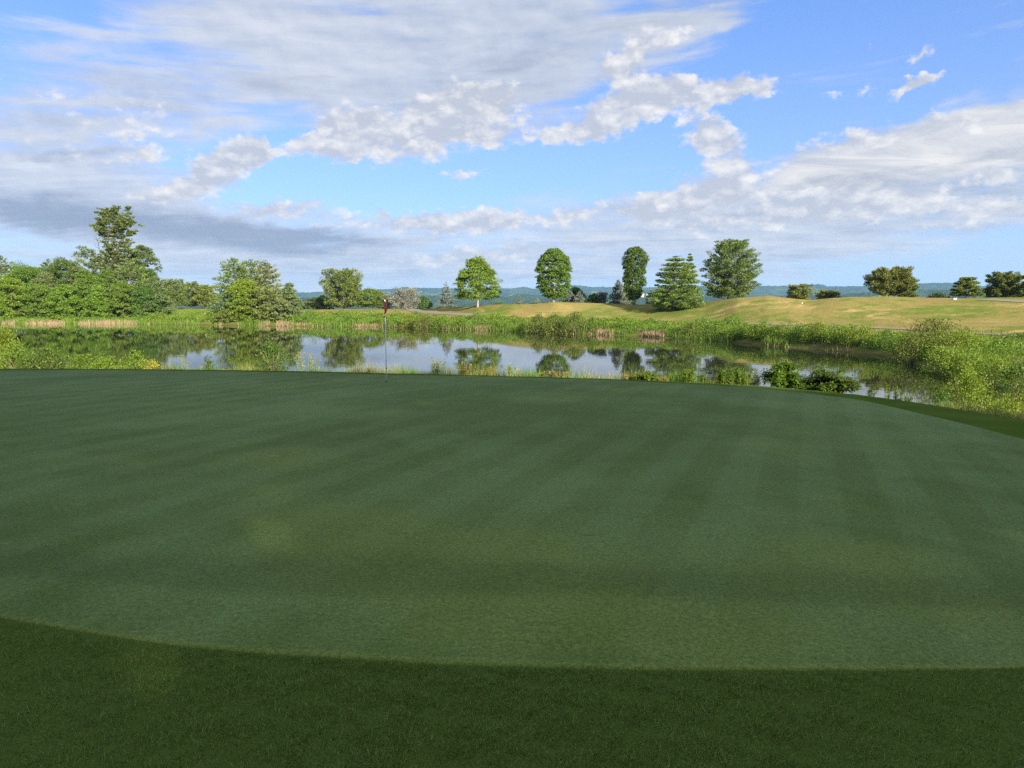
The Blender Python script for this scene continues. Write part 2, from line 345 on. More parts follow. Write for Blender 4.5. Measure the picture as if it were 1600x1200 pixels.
# ground materials
def groundmats():
    out = []
    # 0 fringe lawn
    m, t, o = newmat('fringe_turf'); p = t.new('ShaderNodeBsdfPrincipled'); t.l.new(p.outputs[0], o.inputs[0])
    X = t.new('ShaderNodeNewGeometry').outputs['Position']
    n1 = t.noise(X, 1.1, 4); n2 = t.noise(X, 140, 3, .7)
    c = t.mix(t.ss(n1, .3, .7), (.080, .136, .024), (.102, .165, .036)); c = t.mix(t.ss(n2, .3, .75), t.mix(1, c, (.55, .55, .5), 'MULTIPLY'), c)
    t.put(p.inputs['Base Color'], c); p.inputs['Roughness'].default_value = .8; p.inputs['Specular IOR Level'].default_value = 0
    b = t.new('ShaderNodeBump'); t.put(b.inputs['Height'], n2); b.inputs['Strength'].default_value = .6; b.inputs['Distance'].default_value = .01; t.l.new(b.outputs[0], p.inputs['Normal'])
    out.append(m)
    # 1 bank
    m, t, o = newmat('bank_soil'); p = t.new('ShaderNodeBsdfPrincipled'); t.l.new(p.outputs[0], o.inputs[0])
    X = t.new('ShaderNodeNewGeometry').outputs['Position']
    n1 = t.noise(X, .8, 5); c = t.mix(t.ss(n1, .35, .65), (.10, .12, .03), (.17, .17, .05)); c = t.mix(t.ss(t.sep(X)[2], .0, .35), (.09, .095, .03), c)
    t.put(p.inputs['Base Color'], c); p.inputs['Roughness'].default_value = .95; p.inputs['Specular IOR Level'].default_value = 0; out.append(m)
    # 2 meadow
    m, t, o = newmat('dry_meadow'); p = t.new('ShaderNodeBsdfPrincipled'); t.l.new(p.outputs[0], o.inputs[0])
    X = t.new('ShaderNodeNewGeometry').outputs['Position']
    n1 = t.noise(X, .07, 5, .6, .6); n2 = t.noise(X, .5, 6, .7, .3); n3 = t.noise(X, 2.2, 5, .75)
    f = t.m('ADD', t.m('MULTIPLY', n1, .9), t.m('ADD', t.m('MULTIPLY', n2, .70), t.m('MULTIPLY', n3, .45)))
    c = t.mix(t.ss(f, .92, 1.10), (.12, .165, .032), (.25, .205, .075))
    c = t.mix(t.ss(t.noise(X, .16, 6, .7, 1.), .54, .66), c, (.38, .28, .12))
    c = t.mix(t.ss(t.noise(X, .11, 5, .65, .5), .54, .66), c, (.24, .17, .07))
    c = t.mix(t.m('MULTIPLY', t.ss(n3, .4, .7), .35), c, (.15, .155, .04))
    t.put(p.inputs['Base Color'], c); p.inputs['Roughness'].default_value = .95; p.inputs['Specular IOR Level'].default_value = 0
    b = t.new('ShaderNodeBump'); t.put(b.inputs['Height'], t.m('ADD', n2, n3)); b.inputs['Strength'].default_value = .7; b.inputs['Distance'].default_value = .12; t.l.new(b.outputs[0], p.inputs['Normal'])
    out.append(m)
    # 3 valley woods and fields
    m, t, o = newmat('valley_cover'); p = t.new('ShaderNodeBsdfPrincipled'); t.l.new(p.outputs[0], o.inputs[0])
    X = t.new('ShaderNodeNewGeometry').outputs['Position']
    n1 = t.noise(X, .006, 5, .6); n2 = t.noise(X, .0016, 4, .6)
    c = t.mix(t.ss(n1, .35, .65), (.03, .055, .015), (.055, .09, .022)); c = t.mix(t.ss(n2, .58, .66), c, (.13, .17, .05))
    t.put(p.inputs['Base Color'], c); p.inputs['Roughness'].default_value = 1; p.inputs['Specular IOR Level'].default_value = 0; out.append(m)
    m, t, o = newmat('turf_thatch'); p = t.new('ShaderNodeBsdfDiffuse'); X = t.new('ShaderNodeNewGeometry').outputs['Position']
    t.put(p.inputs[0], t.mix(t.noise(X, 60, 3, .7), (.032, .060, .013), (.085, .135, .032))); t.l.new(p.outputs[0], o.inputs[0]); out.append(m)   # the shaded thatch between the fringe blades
    return out
GM = groundmats()
Af = np.concatenate([np.linspace(-pi, -.95, 60), np.linspace(-.94, .94, 520), np.linspace(.95, pi, 60)])
Rf = np.concatenate([[0.0], np.geomspace(1.2, 14, 26), np.linspace(14.6, 34, 60), np.linspace(35, 180, 190), np.geomspace(184, 7400, 60)])
def gm(a, r):
    e = np.interp(a, *EDGE); v = np.interp(a, *VEG); g = np.interp(a, *RIDGE); b = np.abs(a) > 1.5
    w_ = undul(r * np.sin(a), r * np.cos(a), 3, 20, .5)
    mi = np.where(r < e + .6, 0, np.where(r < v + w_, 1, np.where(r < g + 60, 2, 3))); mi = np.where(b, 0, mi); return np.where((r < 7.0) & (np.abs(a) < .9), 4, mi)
tag(polar_sheet('ground', Af, Rf, GM, 0, gm), kind='structure')

# golf green: a closely mown sheet a few millimetres proud of the fringe
def green():
    m, t, o = newmat('green_turf'); p = t.new('ShaderNodeBsdfPrincipled'); t.l.new(p.outputs[0], o.inputs[0])
    X = t.new('ShaderNodeNewGeometry').outputs['Position']; x, y, z = t.sep(X)
    aS = azof(1262)                                        # the mower's passes run this way
    s_ = t.m('ADD', t.m('MULTIPLY', x, cos(aS)), t.m('MULTIPLY', y, -sin(aS)))
    s_ = t.m('ADD', s_, t.m('MULTIPLY_ADD', t.noise(X, .5, 2), .06, -.03))
    st = t.m('SINE', t.m('MULTIPLY', s_, 2 * pi / .76)); st = t.ss(st, -.35, .35); st = t.m('MULTIPLY', st, t.ss(t.noise(X, .16, 2), .30, .62))
    br = t.m('SINE', t.m('MULTIPLY', s_, 2 * pi / 5.3)); br = t.ss(br, -1, 1)
    big = t.noise(X, .22, 4, .55, .4); mid = t.noise(X, .9, 4, .6, .5); fine = t.noise(X, 42, 4, .75); vf = t.noise(X, 170, 3, .8)
    sc = t.noise(t.vm('MULTIPLY', X, (3.0, 11.0, 1)), .8, 4, .6)
    dew = t.m('ADD', t.m('ADD', t.m('MULTIPLY', st, .11), t.m('MULTIPLY', br, .02)), t.m('ADD', t.m('MULTIPLY', big, .95), t.m('MULTIPLY', mid, .55)))
    dew = t.ss(dew, .56, 1.12)
    c = t.mix(dew, (.066, .112, .010), (.114, .178, .048))
    c = t.mix(t.m('MULTIPLY', t.ss(t.noise(X, .33, 3, .5), .56, .70), .45), c, (.135, .185, .030))
    c = t.mix(t.m('MULTIPLY', t.ss(sc, .60, .74), .35), c, (.058, .095, .014))
    at = t.new('ShaderNodeAttribute'); at.attribute_name = 'edge_dist'; ed = t.m('ADD', at.outputs['Fac'], t.m('MULTIPLY_ADD', mid, .5, -.25))
    band = t.m('MULTIPLY', t.ss(ed, .75, 1.0), t.ss(ed, 1.75, 1.25))          # the clean-up pass runs round the edge, against the grain
    c = t.mix(t.m('MULTIPLY', band, .42), c, (.052, .085, .010))
    c = t.mix(t.m('MULTIPLY', t.ss(at.outputs['Fac'], .10, .02), .5), c, (.16, .215, .045))
    vs = t.new('ShaderNodeTexVoronoi'); t.put(vs.inputs['Vector'], X); vs.inputs['Scale'].default_value = 1.3
    c = t.mix(t.ss(vs.outputs['Distance'], .024, .010), c, (.04, .055, .015))   # clippings and worm casts
    vs2 = t.new('ShaderNodeTexVoronoi'); t.put(vs2.inputs['Vector'], t.vm('ADD', X, (3.3, 1.7, 0))); vs2.inputs['Scale'].default_value = .55
    c = t.mix(t.m('MULTIPLY', t.ss(vs2.outputs['Distance'], .040, .020), .6), c, (.19, .22, .07))   # healing ball marks
    c = t.mix(1, c, t.mix(t.ss(fine, .25, .75), (.62, .64, .56), (1.38, 1.36, 1.44)), 'MULTIPLY')
    c = t.mix(1, c, t.mix(t.ss(vf, .25, .75), (.40, .44, .34), (1.6, 1.56, 1.66)), 'MULTIPLY')
    t.put(p.inputs['Base Color'], c); p.inputs['Roughness'].default_value = .7; p.inputs['Specular IOR Level'].default_value = .09
    b = t.new('ShaderNodeBump'); t.put(b.inputs['Height'], t.m('ADD', vf, t.m('MULTIPLY', fine, .8))); b.inputs['Strength'].default_value = .5; b.inputs['Distance'].default_value = .008; t.l.new(b.outputs[0], p.inputs['Normal'])
    ca = np.array([azof(px, py) for px, py in COLLAR]); cr = np.array([1.648 / slope(py, px) / cos(azof(px, py)) for px, py in COLLAR])
    A2 = np.linspace(-1.5, 1.5, 600); c2 = np.interp(A2, ca, cr); kk = np.hanning(91); kk /= kk.sum()
    cr = np.convolve(np.pad(c2, 45, mode='edge'), kk, 'valid'); ca = A2
    GE = tab([(-600, 16), (-200, 21.6), (0, 21.9), (400, 21.4), (604, 20.5), (1000, 18.8), (1200, 17.2), (1350, 15.3), (1450, 13.3), (1600, 10.9), (1800, 8.4), (2400, 5.5)])
    A = np.linspace(azof(-420), azof(2100), 420); n = 150
    r0 = np.interp(A, ca, cr); r0 = r0 + .003 * np.sin(A * 47 + 2 * np.sin(A * 13)); r1 = np.maximum(np.interp(A, *GE), r0 + .3)
    t_ = np.linspace(0, 1, n) ** 1.35
    r = r0[:, None] + (r1 - r0)[:, None] * t_[None]; a = A[:, None] + 0 * r
    x = r * np.sin(a); y = r * np.cos(a); z = height(x, y) + .006
    z[:, 0] -= .02; z[:, -1] -= .02; z[0] -= .02; z[-1] -= .02
    V = np.stack([x, y, z], -1).reshape(-1, 3); i, j = np.meshgrid(np.arange(419), np.arange(n - 1), indexing='ij')
    q = np.stack([i * n + j, (i + 1) * n + j, (i + 1) * n + j + 1, i * n + j + 1], -1).reshape(-1, 4)
    me = mesh('golf_green', V, q, m, True); at_ = me.attributes.new('edge_dist', 'FLOAT', 'POINT'); at_.data.foreach_set('value', np.minimum(r - r0[:, None], 9).ravel().astype(np.float32))
    tag(link('golf_green', me), kind='structure')
    return ca, cr
CA, CR = green()

# pond
def pond():
    m, t, o = newmat('pond_water'); X = t.new('ShaderNodeNewGeometry').outputs['Position']
    p = t.new('ShaderNodeBsdfPrincipled'); p.inputs['Base Color'].default_value = (.020, .026, .012, 1); p.inputs['Roughness'].default_value = .02; p.inputs['IOR'].default_value = 1.36
    n = t.noise(X, .9, 3, .5); n2 = t.noise(t.vm('MULTIPLY', X, (1, 1, 1)), 6.0, 2, .5)
    b = t.new('ShaderNodeBump'); t.put(b.inputs['Height'], t.m('ADD', n, t.m('MULTIPLY', n2, .12))); b.inputs['Strength'].default_value = .055; b.inputs['Distance'].default_value = .045
    t.l.new(b.outputs[0], p.inputs['Normal']); t.l.new(p.outputs[0], o.inputs[0])
    A = np.linspace(-1.25, azof(1640), 90); Rr = np.linspace(13.0, 150, 60)
    a, r = np.meshgrid(A, Rr, indexing='ij'); lo = np.interp(a, *EDGE) + 4; hi = np.interp(a, *SHORE) + 3.5
    r = lo + (np.maximum(hi, lo + 9) - lo) * (r - 13) / 137
    V = np.stack([r * np.sin(a), r * np.cos(a), 0 * r], -1).reshape(-1, 3); i, j = np.meshgrid(np.arange(89), np.arange(59), indexing='ij')
    q = np.stack([i * 60 + j, (i + 1) * 60 + j, (i + 1) * 60 + j + 1, i * 60 + j + 1], -1).reshape(-1, 4)
    tag(link('water', mesh('water', V, q, m, True)), kind='structure')
pond()

# distant hills
def hills():
    m, t, o = newmat('wooded_hillside'); p = t.new('ShaderNodeBsdfPrincipled'); t.l.new(p.outputs[0], o.inputs[0])
    X = t.new('ShaderNodeNewGeometry').outputs['Position']
    n1 = t.noise(X, .004, 6, .65); n2 = t.noise(t.vm('MULTIPLY', X, (1, 1, 3)), .0013, 5, .6)
    c = t.mix(t.ss(n1, .35, .65), (.025, .05, .014), (.05, .085, .02)); c = t.mix(t.ss(n2, .60, .68), c, (.15, .19, .06))
    t.put(p.inputs['Base Color'], c); p.inputs['Roughness'].default_value = 1; p.inputs['Specular IOR Level'].default_value = 0
    b = t.new('ShaderNodeBump'); t.put(b.inputs['Height'], t.noise(X, .012, 5, .7)); b.inputs['Strength'].default_value = 1; b.inputs['Distance'].default_value = 60; t.l.new(b.outputs[0], p.inputs['Normal'])
    prof = [(-900, 455), (0, 452), (300, 458), (480, 457), (560, 454.5), (640, 449.5), (700, 450.5), (760, 452.5), (860, 451), (885, 445.5), (905, 446), (925, 448.5), (1000, 449), (1100, 447.5), (1190, 446.5), (1300, 447.5), (1355, 447), (1420, 443), (1480, 441.5), (1520, 446), (1600, 450), (2300, 447)]
    pa = np.array([azof(p) for p, y in prof]); pe = np.array([ray(p, y)[2] * cos(azof(p)) for p, y in prof])
    A = np.linspace(azof(-900), azof(2300), 900)
    def ridge(name, rbase, rtop, elev, back, zb):
        rows = []; nr = 26
        for k in range(nr):
            tt = k / (nr - 1); r = rbase + (rtop - rbase) * tt
            top = CAMZ + elev * rtop
            z = zb + (top - zb) * (tt * tt * (3 - 2 * tt) * .5 + tt * .5)
            x = r * np.sin(A); y = r * np.cos(A)
            z = z + undul(x, y, 150, 1500, 14) * (4 * tt * (1 - tt)) * (1 + rtop / 9000) + (np.random.default_rng(k).normal(size=len(A)) * 1.6 if tt > .2 else 0)
            rows.append(np.stack([x, y, z], -1))
        x = (rtop + back) * np.sin(A); y = (rtop + back) * np.cos(A); rows.append(np.stack([x, y, 0 * x + zb], -1))
        V = np.stack(rows); nr += 1; n = len(A); i, j = np.meshgrid(np.arange(nr - 1), np.arange(n - 1), indexing='ij')
        q = np.stack([i * n + j, i * n + j + 1, (i + 1) * n + j + 1, (i + 1) * n + j], -1).reshape(-1, 4)
        tag(link(name, mesh(name, V.reshape(-1, 3), q, m, True)), kind='structure')
    ridge('hills', 3600, 6200, np.interp(A, pa, pe), 900, -100)
    pe2 = np.interp(A, [azof(p) for p in (-900, 300, 480, 640, 820, 960, 1080, 1250, 1400, 1600, 2300)], [ray(800, y)[2] for y in (464, 463, 466, 462, 464, 459, 461, 464, 455, 458, 457)])
    ridge('hills', 2100, 3300, pe2 + .0006 * np.sin(A * 37), 500, -85)
hills()

# haze over the far country
def haze():
    m, t, o = newmat('haze_air'); v = t.new('ShaderNodeVolumePrincipled'); v.inputs['Color'].default_value = (.32, .60, 1.0, 1)
    v.inputs['Density'].default_value = .00007; v.inputs['Anisotropy'].default_value = 0.0; t.l.new(v.outputs[0], o.inputs['Volume'])
    b = MB(); R = 7600; b.box((0, 0, 45), (R, R, 165)); h = b.build('haze', m); tag(h, kind='stuff', label='thin blue morning haze over the valley and the far hills', cat='haze')
import os
if not os.environ.get('NOHAZE'): haze()

# ------------------------------------------------------------------ trees
def trunk_limbs(mb, H, r0, h0, rng, reach, n=7, top=.92, wob=.02):
    zs = np.linspace(0, H * top, 9); px_ = np.cumsum(rng.normal(size=9)) * H * wob * .5; py_ = np.cumsum(rng.normal(size=9)) * H * wob * .5; px_ -= px_[0]; py_ -= py_[0]
    mb.tube(np.stack([px_, py_, zs - .15 * (zs == 0)], -1), r0 * (1 - .88 * zs / (H * top)) * np.where(zs == 0, 1.35, 1), 8)
    for i in range(n):
        z = h0 + (H * .8 - h0) * (i + rng.uniform()) / n; a = rng.uniform(0, 2 * pi); L = reach * rng.uniform(.55, .9)
        x0 = np.interp(z, zs, px_); y0 = np.interp(z, zs, py_); s_ = np.linspace(0, 1, 4)
        mb.tube(np.stack([x0 + cos(a) * L * s_, y0 + sin(a) * L * s_, z + L * .7 * s_ ** 1.3], -1), r0 * .35 * (1 - .8 * s_) * (1 - z / H * .5), 5, False)
def env_broad(kind):
    T = {'round': [(0, .45), (.1, .78), (.3, 1), (.55, .98), (.75, .82), (.9, .5), (1, .12)],
         'egg': [(0, .30), (.08, .62), (.25, .90), (.45, 1), (.65, .96), (.82, .76), (.94, .45), (1, .15)],
         'maple': [(0, .75), (.1, 1), (.35, 1), (.55, .90), (.68, .72), (.82, .46), (.93, .30), (1, .12)],
         'column': [(0, .25), (.06, .5), (.22, .74), (.36, .95), (.48, .72), (.6, .80), (.78, 1), (.9, .85), (1, .3)],
         'dome': [(0, .9), (.15, 1), (.4, .95), (.65, .75), (.85, .45), (1, .1)],
         'cone': [(0, .9), (.12, 1), (.35, .82), (.6, .55), (.8, .32), (1, .05)],
         'full': [(0, .75), (.2, .95), (.5, 1), (.75, .8), (.9, .5), (1, .15)]}[kind]
    return np.array(T).T
def broad(label, px, D, top, hw, env, mat, seed, base_h=.18, leaf=.24, n=None, name='deciduous_tree', cat='tree', group=None, clump=.27, py=470, trunkm='bark', gap=.0, zbase=None, depth=1.0, r0=None, lobes=None, fill=.55):
    rng = np.random.default_rng(seed); b = pos(px, D, py); H = zat(px, top, D) - b[2]; R = hw / F * D / 1.0
    root = empty(name, b); tag(root, label, cat, group)
    h0 = H * base_h
    tm = MB(); trunk_limbs(tm, H, r0 or max(.05, H * .022), h0, rng, R * .8); tm.build('trunk', M[trunkm], root)
    e = env_broad(env); cr = max(R * clump, .22); area = R * R * 3.2 + R * (H - h0) * 4
    solid_ = clump <= .23 or env == 'column'; nc = int(np.clip(area / (cr * cr) * (1.25 if solid_ else .8), 22, 420)); n = int((n or np.clip(area / (leaf * leaf) * 3.0, 900, 17000)) * 2.0)
    t = rng.uniform(0, 1, nc) ** .9; a = rng.uniform(0, 2 * pi, nc); rr = np.interp(t, *e) * R * np.where(rng.uniform(size=nc) < fill, rng.uniform(.78, .98, nc), np.sqrt(rng.uniform(.05, .7, nc)))
    C = np.stack([rr * np.cos(a), rr * np.sin(a) * depth, h0 + cr * .35 + (H - h0 - cr * .9) * t], -1)
    if lobes is not None:
        for lx, lz, lr, k in lobes:                         # extra limbs that break the outline
            CC = rng.normal(size=(k, 3)) * np.array([lr, lr, lr]) * .45 + np.array([lx * R, 0, h0 + (H - h0) * lz]); C = np.vstack([C, CC])
    nc = len(C)
    if group == 'trees of the wood on the left shore': C[:, :2] += rng.normal(size=(nc, 2)) * R * .10; C[:, 2] += np.maximum(rng.normal(size=nc), 0) * R * .12 * (t > .7)
    if gap > 0: k = rng.uniform(size=nc) > gap; C = C[k]; nc = len(C)
    ci = rng.integers(0, nc, n); cs = cr * (rng.uniform(.8, 1.15, nc) if solid_ else rng.uniform(.5, 1.4, nc))
    d = rng.normal(size=(n, 3)); d /= np.linalg.norm(d, axis=1)[:, None]; d[:, 2] = np.where(d[:, 2] < -.2, -d[:, 2] * .6, d[:, 2])
    P = C[ci] + d * (cs[ci] * rng.uniform(.45, 1.08, n) ** .6)[:, None] * np.array([1, 1, .78])
    P[:, 2] = np.maximum(P[:, 2], h0 * .8)
    N = d * .5 + rng.normal(size=(n, 3)) * .55 + np.array([0, 0, -.25])
    mb = MB(); mb.leaves(P, N, leaf * rng.uniform(.7, 1.3, n), leaf * .72 * rng.uniform(.7, 1.3, n), rng=rng)
    mb.build('crown', M[mat], root); return root
def conifer(label, px, D, top, hw, mat, seed, kind='pine', base_h=.05, leaf=.3, n=None, name='pine_tree', cat='tree', group=None, py=470, levels=None, lean=0, prof=None, trunkm='bark', gap=.0, thick=1.0, droop=None, asym=0, r0=None):
    """branches in whorls, each carrying flat needle sprays"""
    rng = np.random.default_rng(seed); b = pos(px, D, py); H = zat(px, top, D) - b[2]; R = hw / F * D
    root = empty(name, b); tag(root, label, cat, group)
    P0 = {'pine': [(0, .75), (.12, 1), (.35, .98), (.6, .8), (.8, .52), (.93, .26), (1, .06)], 'spruce': [(0, .95), (.08, 1), (.3, .8), (.6, .5), (.85, .22), (1, .03)],
          'round': [(0, .8), (.2, 1), (.5, .97), (.75, .78), (.92, .45), (1, .15)], 'fir': [(0, .95), (.15, 1), (.4, .88), (.65, .68), (.85, .42), (1, .06)]}[kind]
    if name == 'spruce_tree': thick *= 1.8; n = int((n or np.clip((R * (H * .95) * 3.4 + R * R) / (leaf * leaf) * 3.2, 900, 17000)) * 1.5)
    elif kind == 'round': thick *= 1.3
    pr = np.array(prof or P0).T; h0 = H * base_h; lv = levels or int(np.clip((H - h0) / (.50 if kind != 'pine' else .78), 11, 26))
    tm = MB(); tz = np.linspace(0, 1, 8); tx = lean * H * tz ** 1.5 + .006 * H * np.sin(tz * 9 + seed)
    r0 = r0 or max(.06, H * .017); tm.tube(np.stack([tx, 0 * tz, tz * H * .96 - .1 * (tz == 0)], -1), r0 * (1 - .9 * tz), 7)
    Ps = []; Ns = []; Ls = []
    area = R * (H - h0) * 3.4 + R * R; n = int((n or np.clip(area / (leaf * leaf) * 3.2, 2900, 17000)) * 2.2); per = []
    for k in range(lv):
        t = (k + rng.uniform(-.3, .3)) / (lv - 1) if lv > 1 else 0; t = min(max(t, 0), 1); z = h0 + (H - h0) * t * .97
        nb = int(rng.integers(4, 7)) + (2 if R > 3 else 0); a0 = rng.uniform(0, 6.28)
        for q in range(nb):
            if rng.uniform() < gap: continue
            a = a0 + q * 2 * pi / nb + rng.uniform(-.35, .35); L = np.interp(t, *pr) * R * rng.uniform(.72, 1.1) * (1 + asym * cos(a)); L = max(L, .12)
            up = (.55 * t + .12 if kind in ('pine', 'round') else (-.25 + .75 * t)) if droop is None else droop
            x0 = np.interp(z / H, tz, tx); s_ = np.linspace(0, 1, 4)
            curve = L * (up * s_ + (.12 * s_ ** 2 if kind != 'pine' else .25 * s_ ** 2))
            if L > .5: tm.tube(np.stack([x0 + cos(a) * L * s_, sin(a) * L * s_, z + curve], -1), r0 * .22 * (1 - .8 * s_) * (1 - .7 * t) + .004, 4, False)
            per.append((x0, z, a, L, up, t))
    wts = np.array([p[3] ** 1.5 + .05 for p in per]); wts /= wts.sum(); cnt = rng.multinomial(n, wts)
    for (x0, z, a, L, up, t), c in zip(per, cnt):
        if c == 0: continue
        cl = (.10 * L + .19) * rng.uniform(.8, 1.25)                 # needle sprays: flat tufts strung along the bough
        nt = max(2, int(L / (cl * .8))) + 1; tc_ = rng.uniform(.3, 1.0, nt); tc_[0] = .96; sd_ = rng.uniform(-1, 1, nt) * .34 * L * (1.12 - tc_)
        pick = rng.integers(0, nt, c); d = rng.normal(size=(c, 3)); d /= np.linalg.norm(d, axis=1)[:, None]
        d = d * (rng.uniform(.2, 1, c) ** .5)[:, None] * np.array([1, 1, .36 * thick]) * cl
        s_ = tc_[pick]; sp = sd_[pick]; curve = L * (up * s_ + (.12 * s_ ** 2 if kind != 'pine' else .25 * s_ ** 2)) + np.abs(sp) * .08
        x = x0 + cos(a) * L * s_ - sin(a) * sp + d[:, 0]; y = sin(a) * L * s_ + cos(a) * sp + d[:, 1]
        Ps.append(np.stack([x, y, z + curve + d[:, 2] + .25 * cl], -1))
        Ns.append(d / cl * .9 + np.array([cos(a), sin(a), .35]) * .5 + rng.normal(size=(c, 3)) * .3)
    P = np.vstack(Ps); N = np.vstack(Ns); n = len(P)
    tm.build('trunk', M[trunkm], root); mb = MB(); P[:, 2] = np.maximum(P[:, 2], .05)
    mb.leaves(P, N, leaf * rng.uniform(.7, 1.4, n), leaf * .5 * rng.uniform(.7, 1.3, n), up=.45, rng=rng); mb.build('crown', M[mat], root)
    return root
def shrub(label, px, D, top, hw, mat, seed, leaf=.12, n=None, name='willow_shrub', cat='shrub', group=None, py=520, env='dome', clump=.26, fill=.6, depth=1.0, gap=0., loc=None, base=None, airy=0.):
    rng = np.random.default_rng(seed); b = pos(px, D, py); H = max(zat(px, top, D) - b[2], .3); R = hw / F * D
    root = empty(name, b); tag(root, label, cat, group)
    sm = MB()
    for i in range(9):
        a = rng.uniform(0, 6.28); L = R * rng.uniform(.3, .8); s_ = np.linspace(0, 1, 5)
        sm.tube(np.stack([cos(a) * L * s_, sin(a) * L * s_, H * .82 * s_ ** .8 * rng.uniform(.7, 1) - .05], -1), (.012 + .008 * H) * (1 - .8 * s_), 5)
    sm.build('stem', M['stem'], root)
    e = env_broad(env); cr = max(min(R, H) * clump, .09); area = 3 * R * R + 4 * R * H
    nc = int(np.clip(area / cr ** 2 * .7, 14, 200)); n = n or int(np.clip(area / leaf ** 2 * 2.3, 500, 14000))
    t = rng.uniform(0, 1, nc); a = rng.uniform(0, 2 * pi, nc); rr = np.interp(t, *e) * R * np.where(rng.uniform(size=nc) < fill, rng.uniform(.75, 1., nc), np.sqrt(rng.uniform(0, .6, nc)))
    C = np.stack([rr * np.cos(a), rr * np.sin(a) * depth, H * (.04 + .88 * t)], -1)
    ci = rng.integers(0, nc, n); cs = cr * rng.uniform(.6, 1.3, nc)
    d = rng.normal(size=(n, 3)); d /= np.linalg.norm(d, axis=1)[:, None]
    P = C[ci] + d * (cs[ci] * rng.uniform(.3, 1.1, n) ** .6)[:, None]
    if airy > 0:                                             # fine shoots standing out of the outline
        k = rng.uniform(size=n) < airy; P[k] += (d[k] * np.array([.6, .6, 1]) + np.array([0, 0, .6])) * cr * rng.uniform(.2, 1.5, k.sum())[:, None]
    P[:, 2] = np.clip(P[:, 2], .02, H * 1.08)
    N = d * .6 + rng.normal(size=(n, 3)) * .4 + np.array([0, 0, .5])
    mb = MB(); mb.leaves(P, N, leaf * rng.uniform(.7, 1.4, n), leaf * .5 * rng.uniform(.7, 1.3, n), rng=rng)
    mb.build('foliage', M[mat], root); return root

WD = 'trees of the wood on the left shore'
broad('tall airy broadleaf at the far left edge of the wood, behind a brighter small tree', 38, 143, 416, 34, 'full', 'leaf', 11, .08, group=WD)
conifer('dark pine top rising behind the wood at the photo\'s left edge', 6, 158, 399, 24, 'pine', 12, 'pine', .1, leaf=.36, group=WD)
broad('bright yellow-green small tree on the shore at the photo\'s left edge', 18, 136, 436, 30, 'full', 'leaf_bright', 13, .04, group=WD)
broad('grey-green ash standing between the left-edge trees and the dark maple', 72, 139, 430, 28, 'cone', 'leaf_grey', 14, .04, group=WD)
conifer('thin pine spire behind the dark round maple in the left wood', 81, 152, 404, 17, 'pine', 15, 'pine', .3, gap=.2, group=WD)
broad('dark round maple left of the dead snag', 105, 147, 407, 31, 'round', 'leaf_dark', 16, .15, group=WD)
broad('small light-green tree at the waterline below the dark round maple', 100, 135, 446, 23, 'full', 'leaf_bright', 17, .03, group=WD)
broad('mid-green tree in front of the broken pine and left of the giant pine', 136, 139, 427, 27, 'cone', 'leaf', 18, .05, group=WD)
conifer('broken pine with one long bare limb pointing left, beside the giant pine', 149, 150, 390, 27, 'pine', 19, 'pine', .35, gap=.12, asym=-.55, leaf=.34, thick=1.3, group=WD)
g = conifer('giant white pine, the tallest tree of the photo, with pale trunk showing through', 184, 146, 327, 38, 'pine', 21, 'pine', .3, leaf=.34, levels=19, gap=.18, thick=.9, group=WD, n=15000, trunkm='bark_pale', r0=.42, asym=.15,
        prof=[(0, .8), (.15, .85), (.25, .8), (.42, .56), (.5, .6), (.58, .98), (.66, .9), (.75, .72), (.87, .58), (.95, .36), (1, .12)])
broad('dark oak crown leaning out on the right flank of the giant pine', 226, 152, 385, 22, 'egg', 'leaf_dark', 22, .45, group=WD, gap=.1)
conifer('broad pine in front of the giant pine, filling the gap below it', 205, 141, 408, 40, 'pine', 23, 'fir', .05, leaf=.34, thick=1.3, group=WD)
broad('grey-green tree at the right end of the tall part of the wood', 244, 138, 436, 25, 'cone', 'leaf_grey', 24, .05, group=WD)
broad('yellow-green low tree on the waterline in front of the giant pine', 152, 134.5, 448, 20, 'cone', 'leaf_bright', 25, .02, group=WD)
broad('olive low tree on the waterline under the broad pine', 192, 135, 444, 24, 'full', 'leaf', 26, .02, group=WD)
broad('dark low tree at the waterline just left of the grass bank', 224, 136, 450, 24, 'dome', 'leaf_dark', 27, .02, group=WD)
broad('leafy low tree on the waterline left of the light-green one', 60, 135, 447, 22, 'full', 'leaf', 28, .02, group=WD)
broad('tall rounded tree filling the wood between the left-edge pine and the thin spire', 52, 150, 416, 28, 'dome', 'leaf', 111, .05, group=WD)
broad('pale green crown just right of the dark round maple, left of the broken pine', 128, 146, 419, 24, 'dome', 'leaf_grey', 112, .05, group=WD)
broad('dense mid-green crown at the foot of the giant pine\'s trunk, left side', 166, 141, 424, 26, 'dome', 'leaf', 113, .05, group=WD)
broad('dark crown behind the grey-green tree at the wood\'s right end', 236, 148, 424, 22, 'dome', 'leaf_dark', 114, .05, group=WD)
broad('deep green crown behind the ash in the left wood', 84, 149, 424, 28, 'dome', 'leaf_dark', 115, .05, group=WD)
BP = 'pines beyond the grass bank'
conifer('back-row pine nearest to the left wood', 270, 172, 437, 24, 'pine', 31, 'pine', .06, group=BP, thick=1.8, n=5000)
conifer('back-row pine in the middle, slightly lower than the one to its left', 298, 178, 443, 23, 'pine', 32, 'pine', .06, group=BP, thick=1.8, n=5000)
conifer('back-row pine with a pointed top just left of the pine clump', 321, 176, 447, 19, 'pine_light', 33, 'pine', .06, group=BP, thick=1.8, n=5000)
conifer('low back-row pine half hidden by the end of the left wood', 252, 176, 447, 18, 'pine', 34, 'pine', .06, group=BP, thick=1.8, n=5000)
PC = 'trees of the clump on the shore'
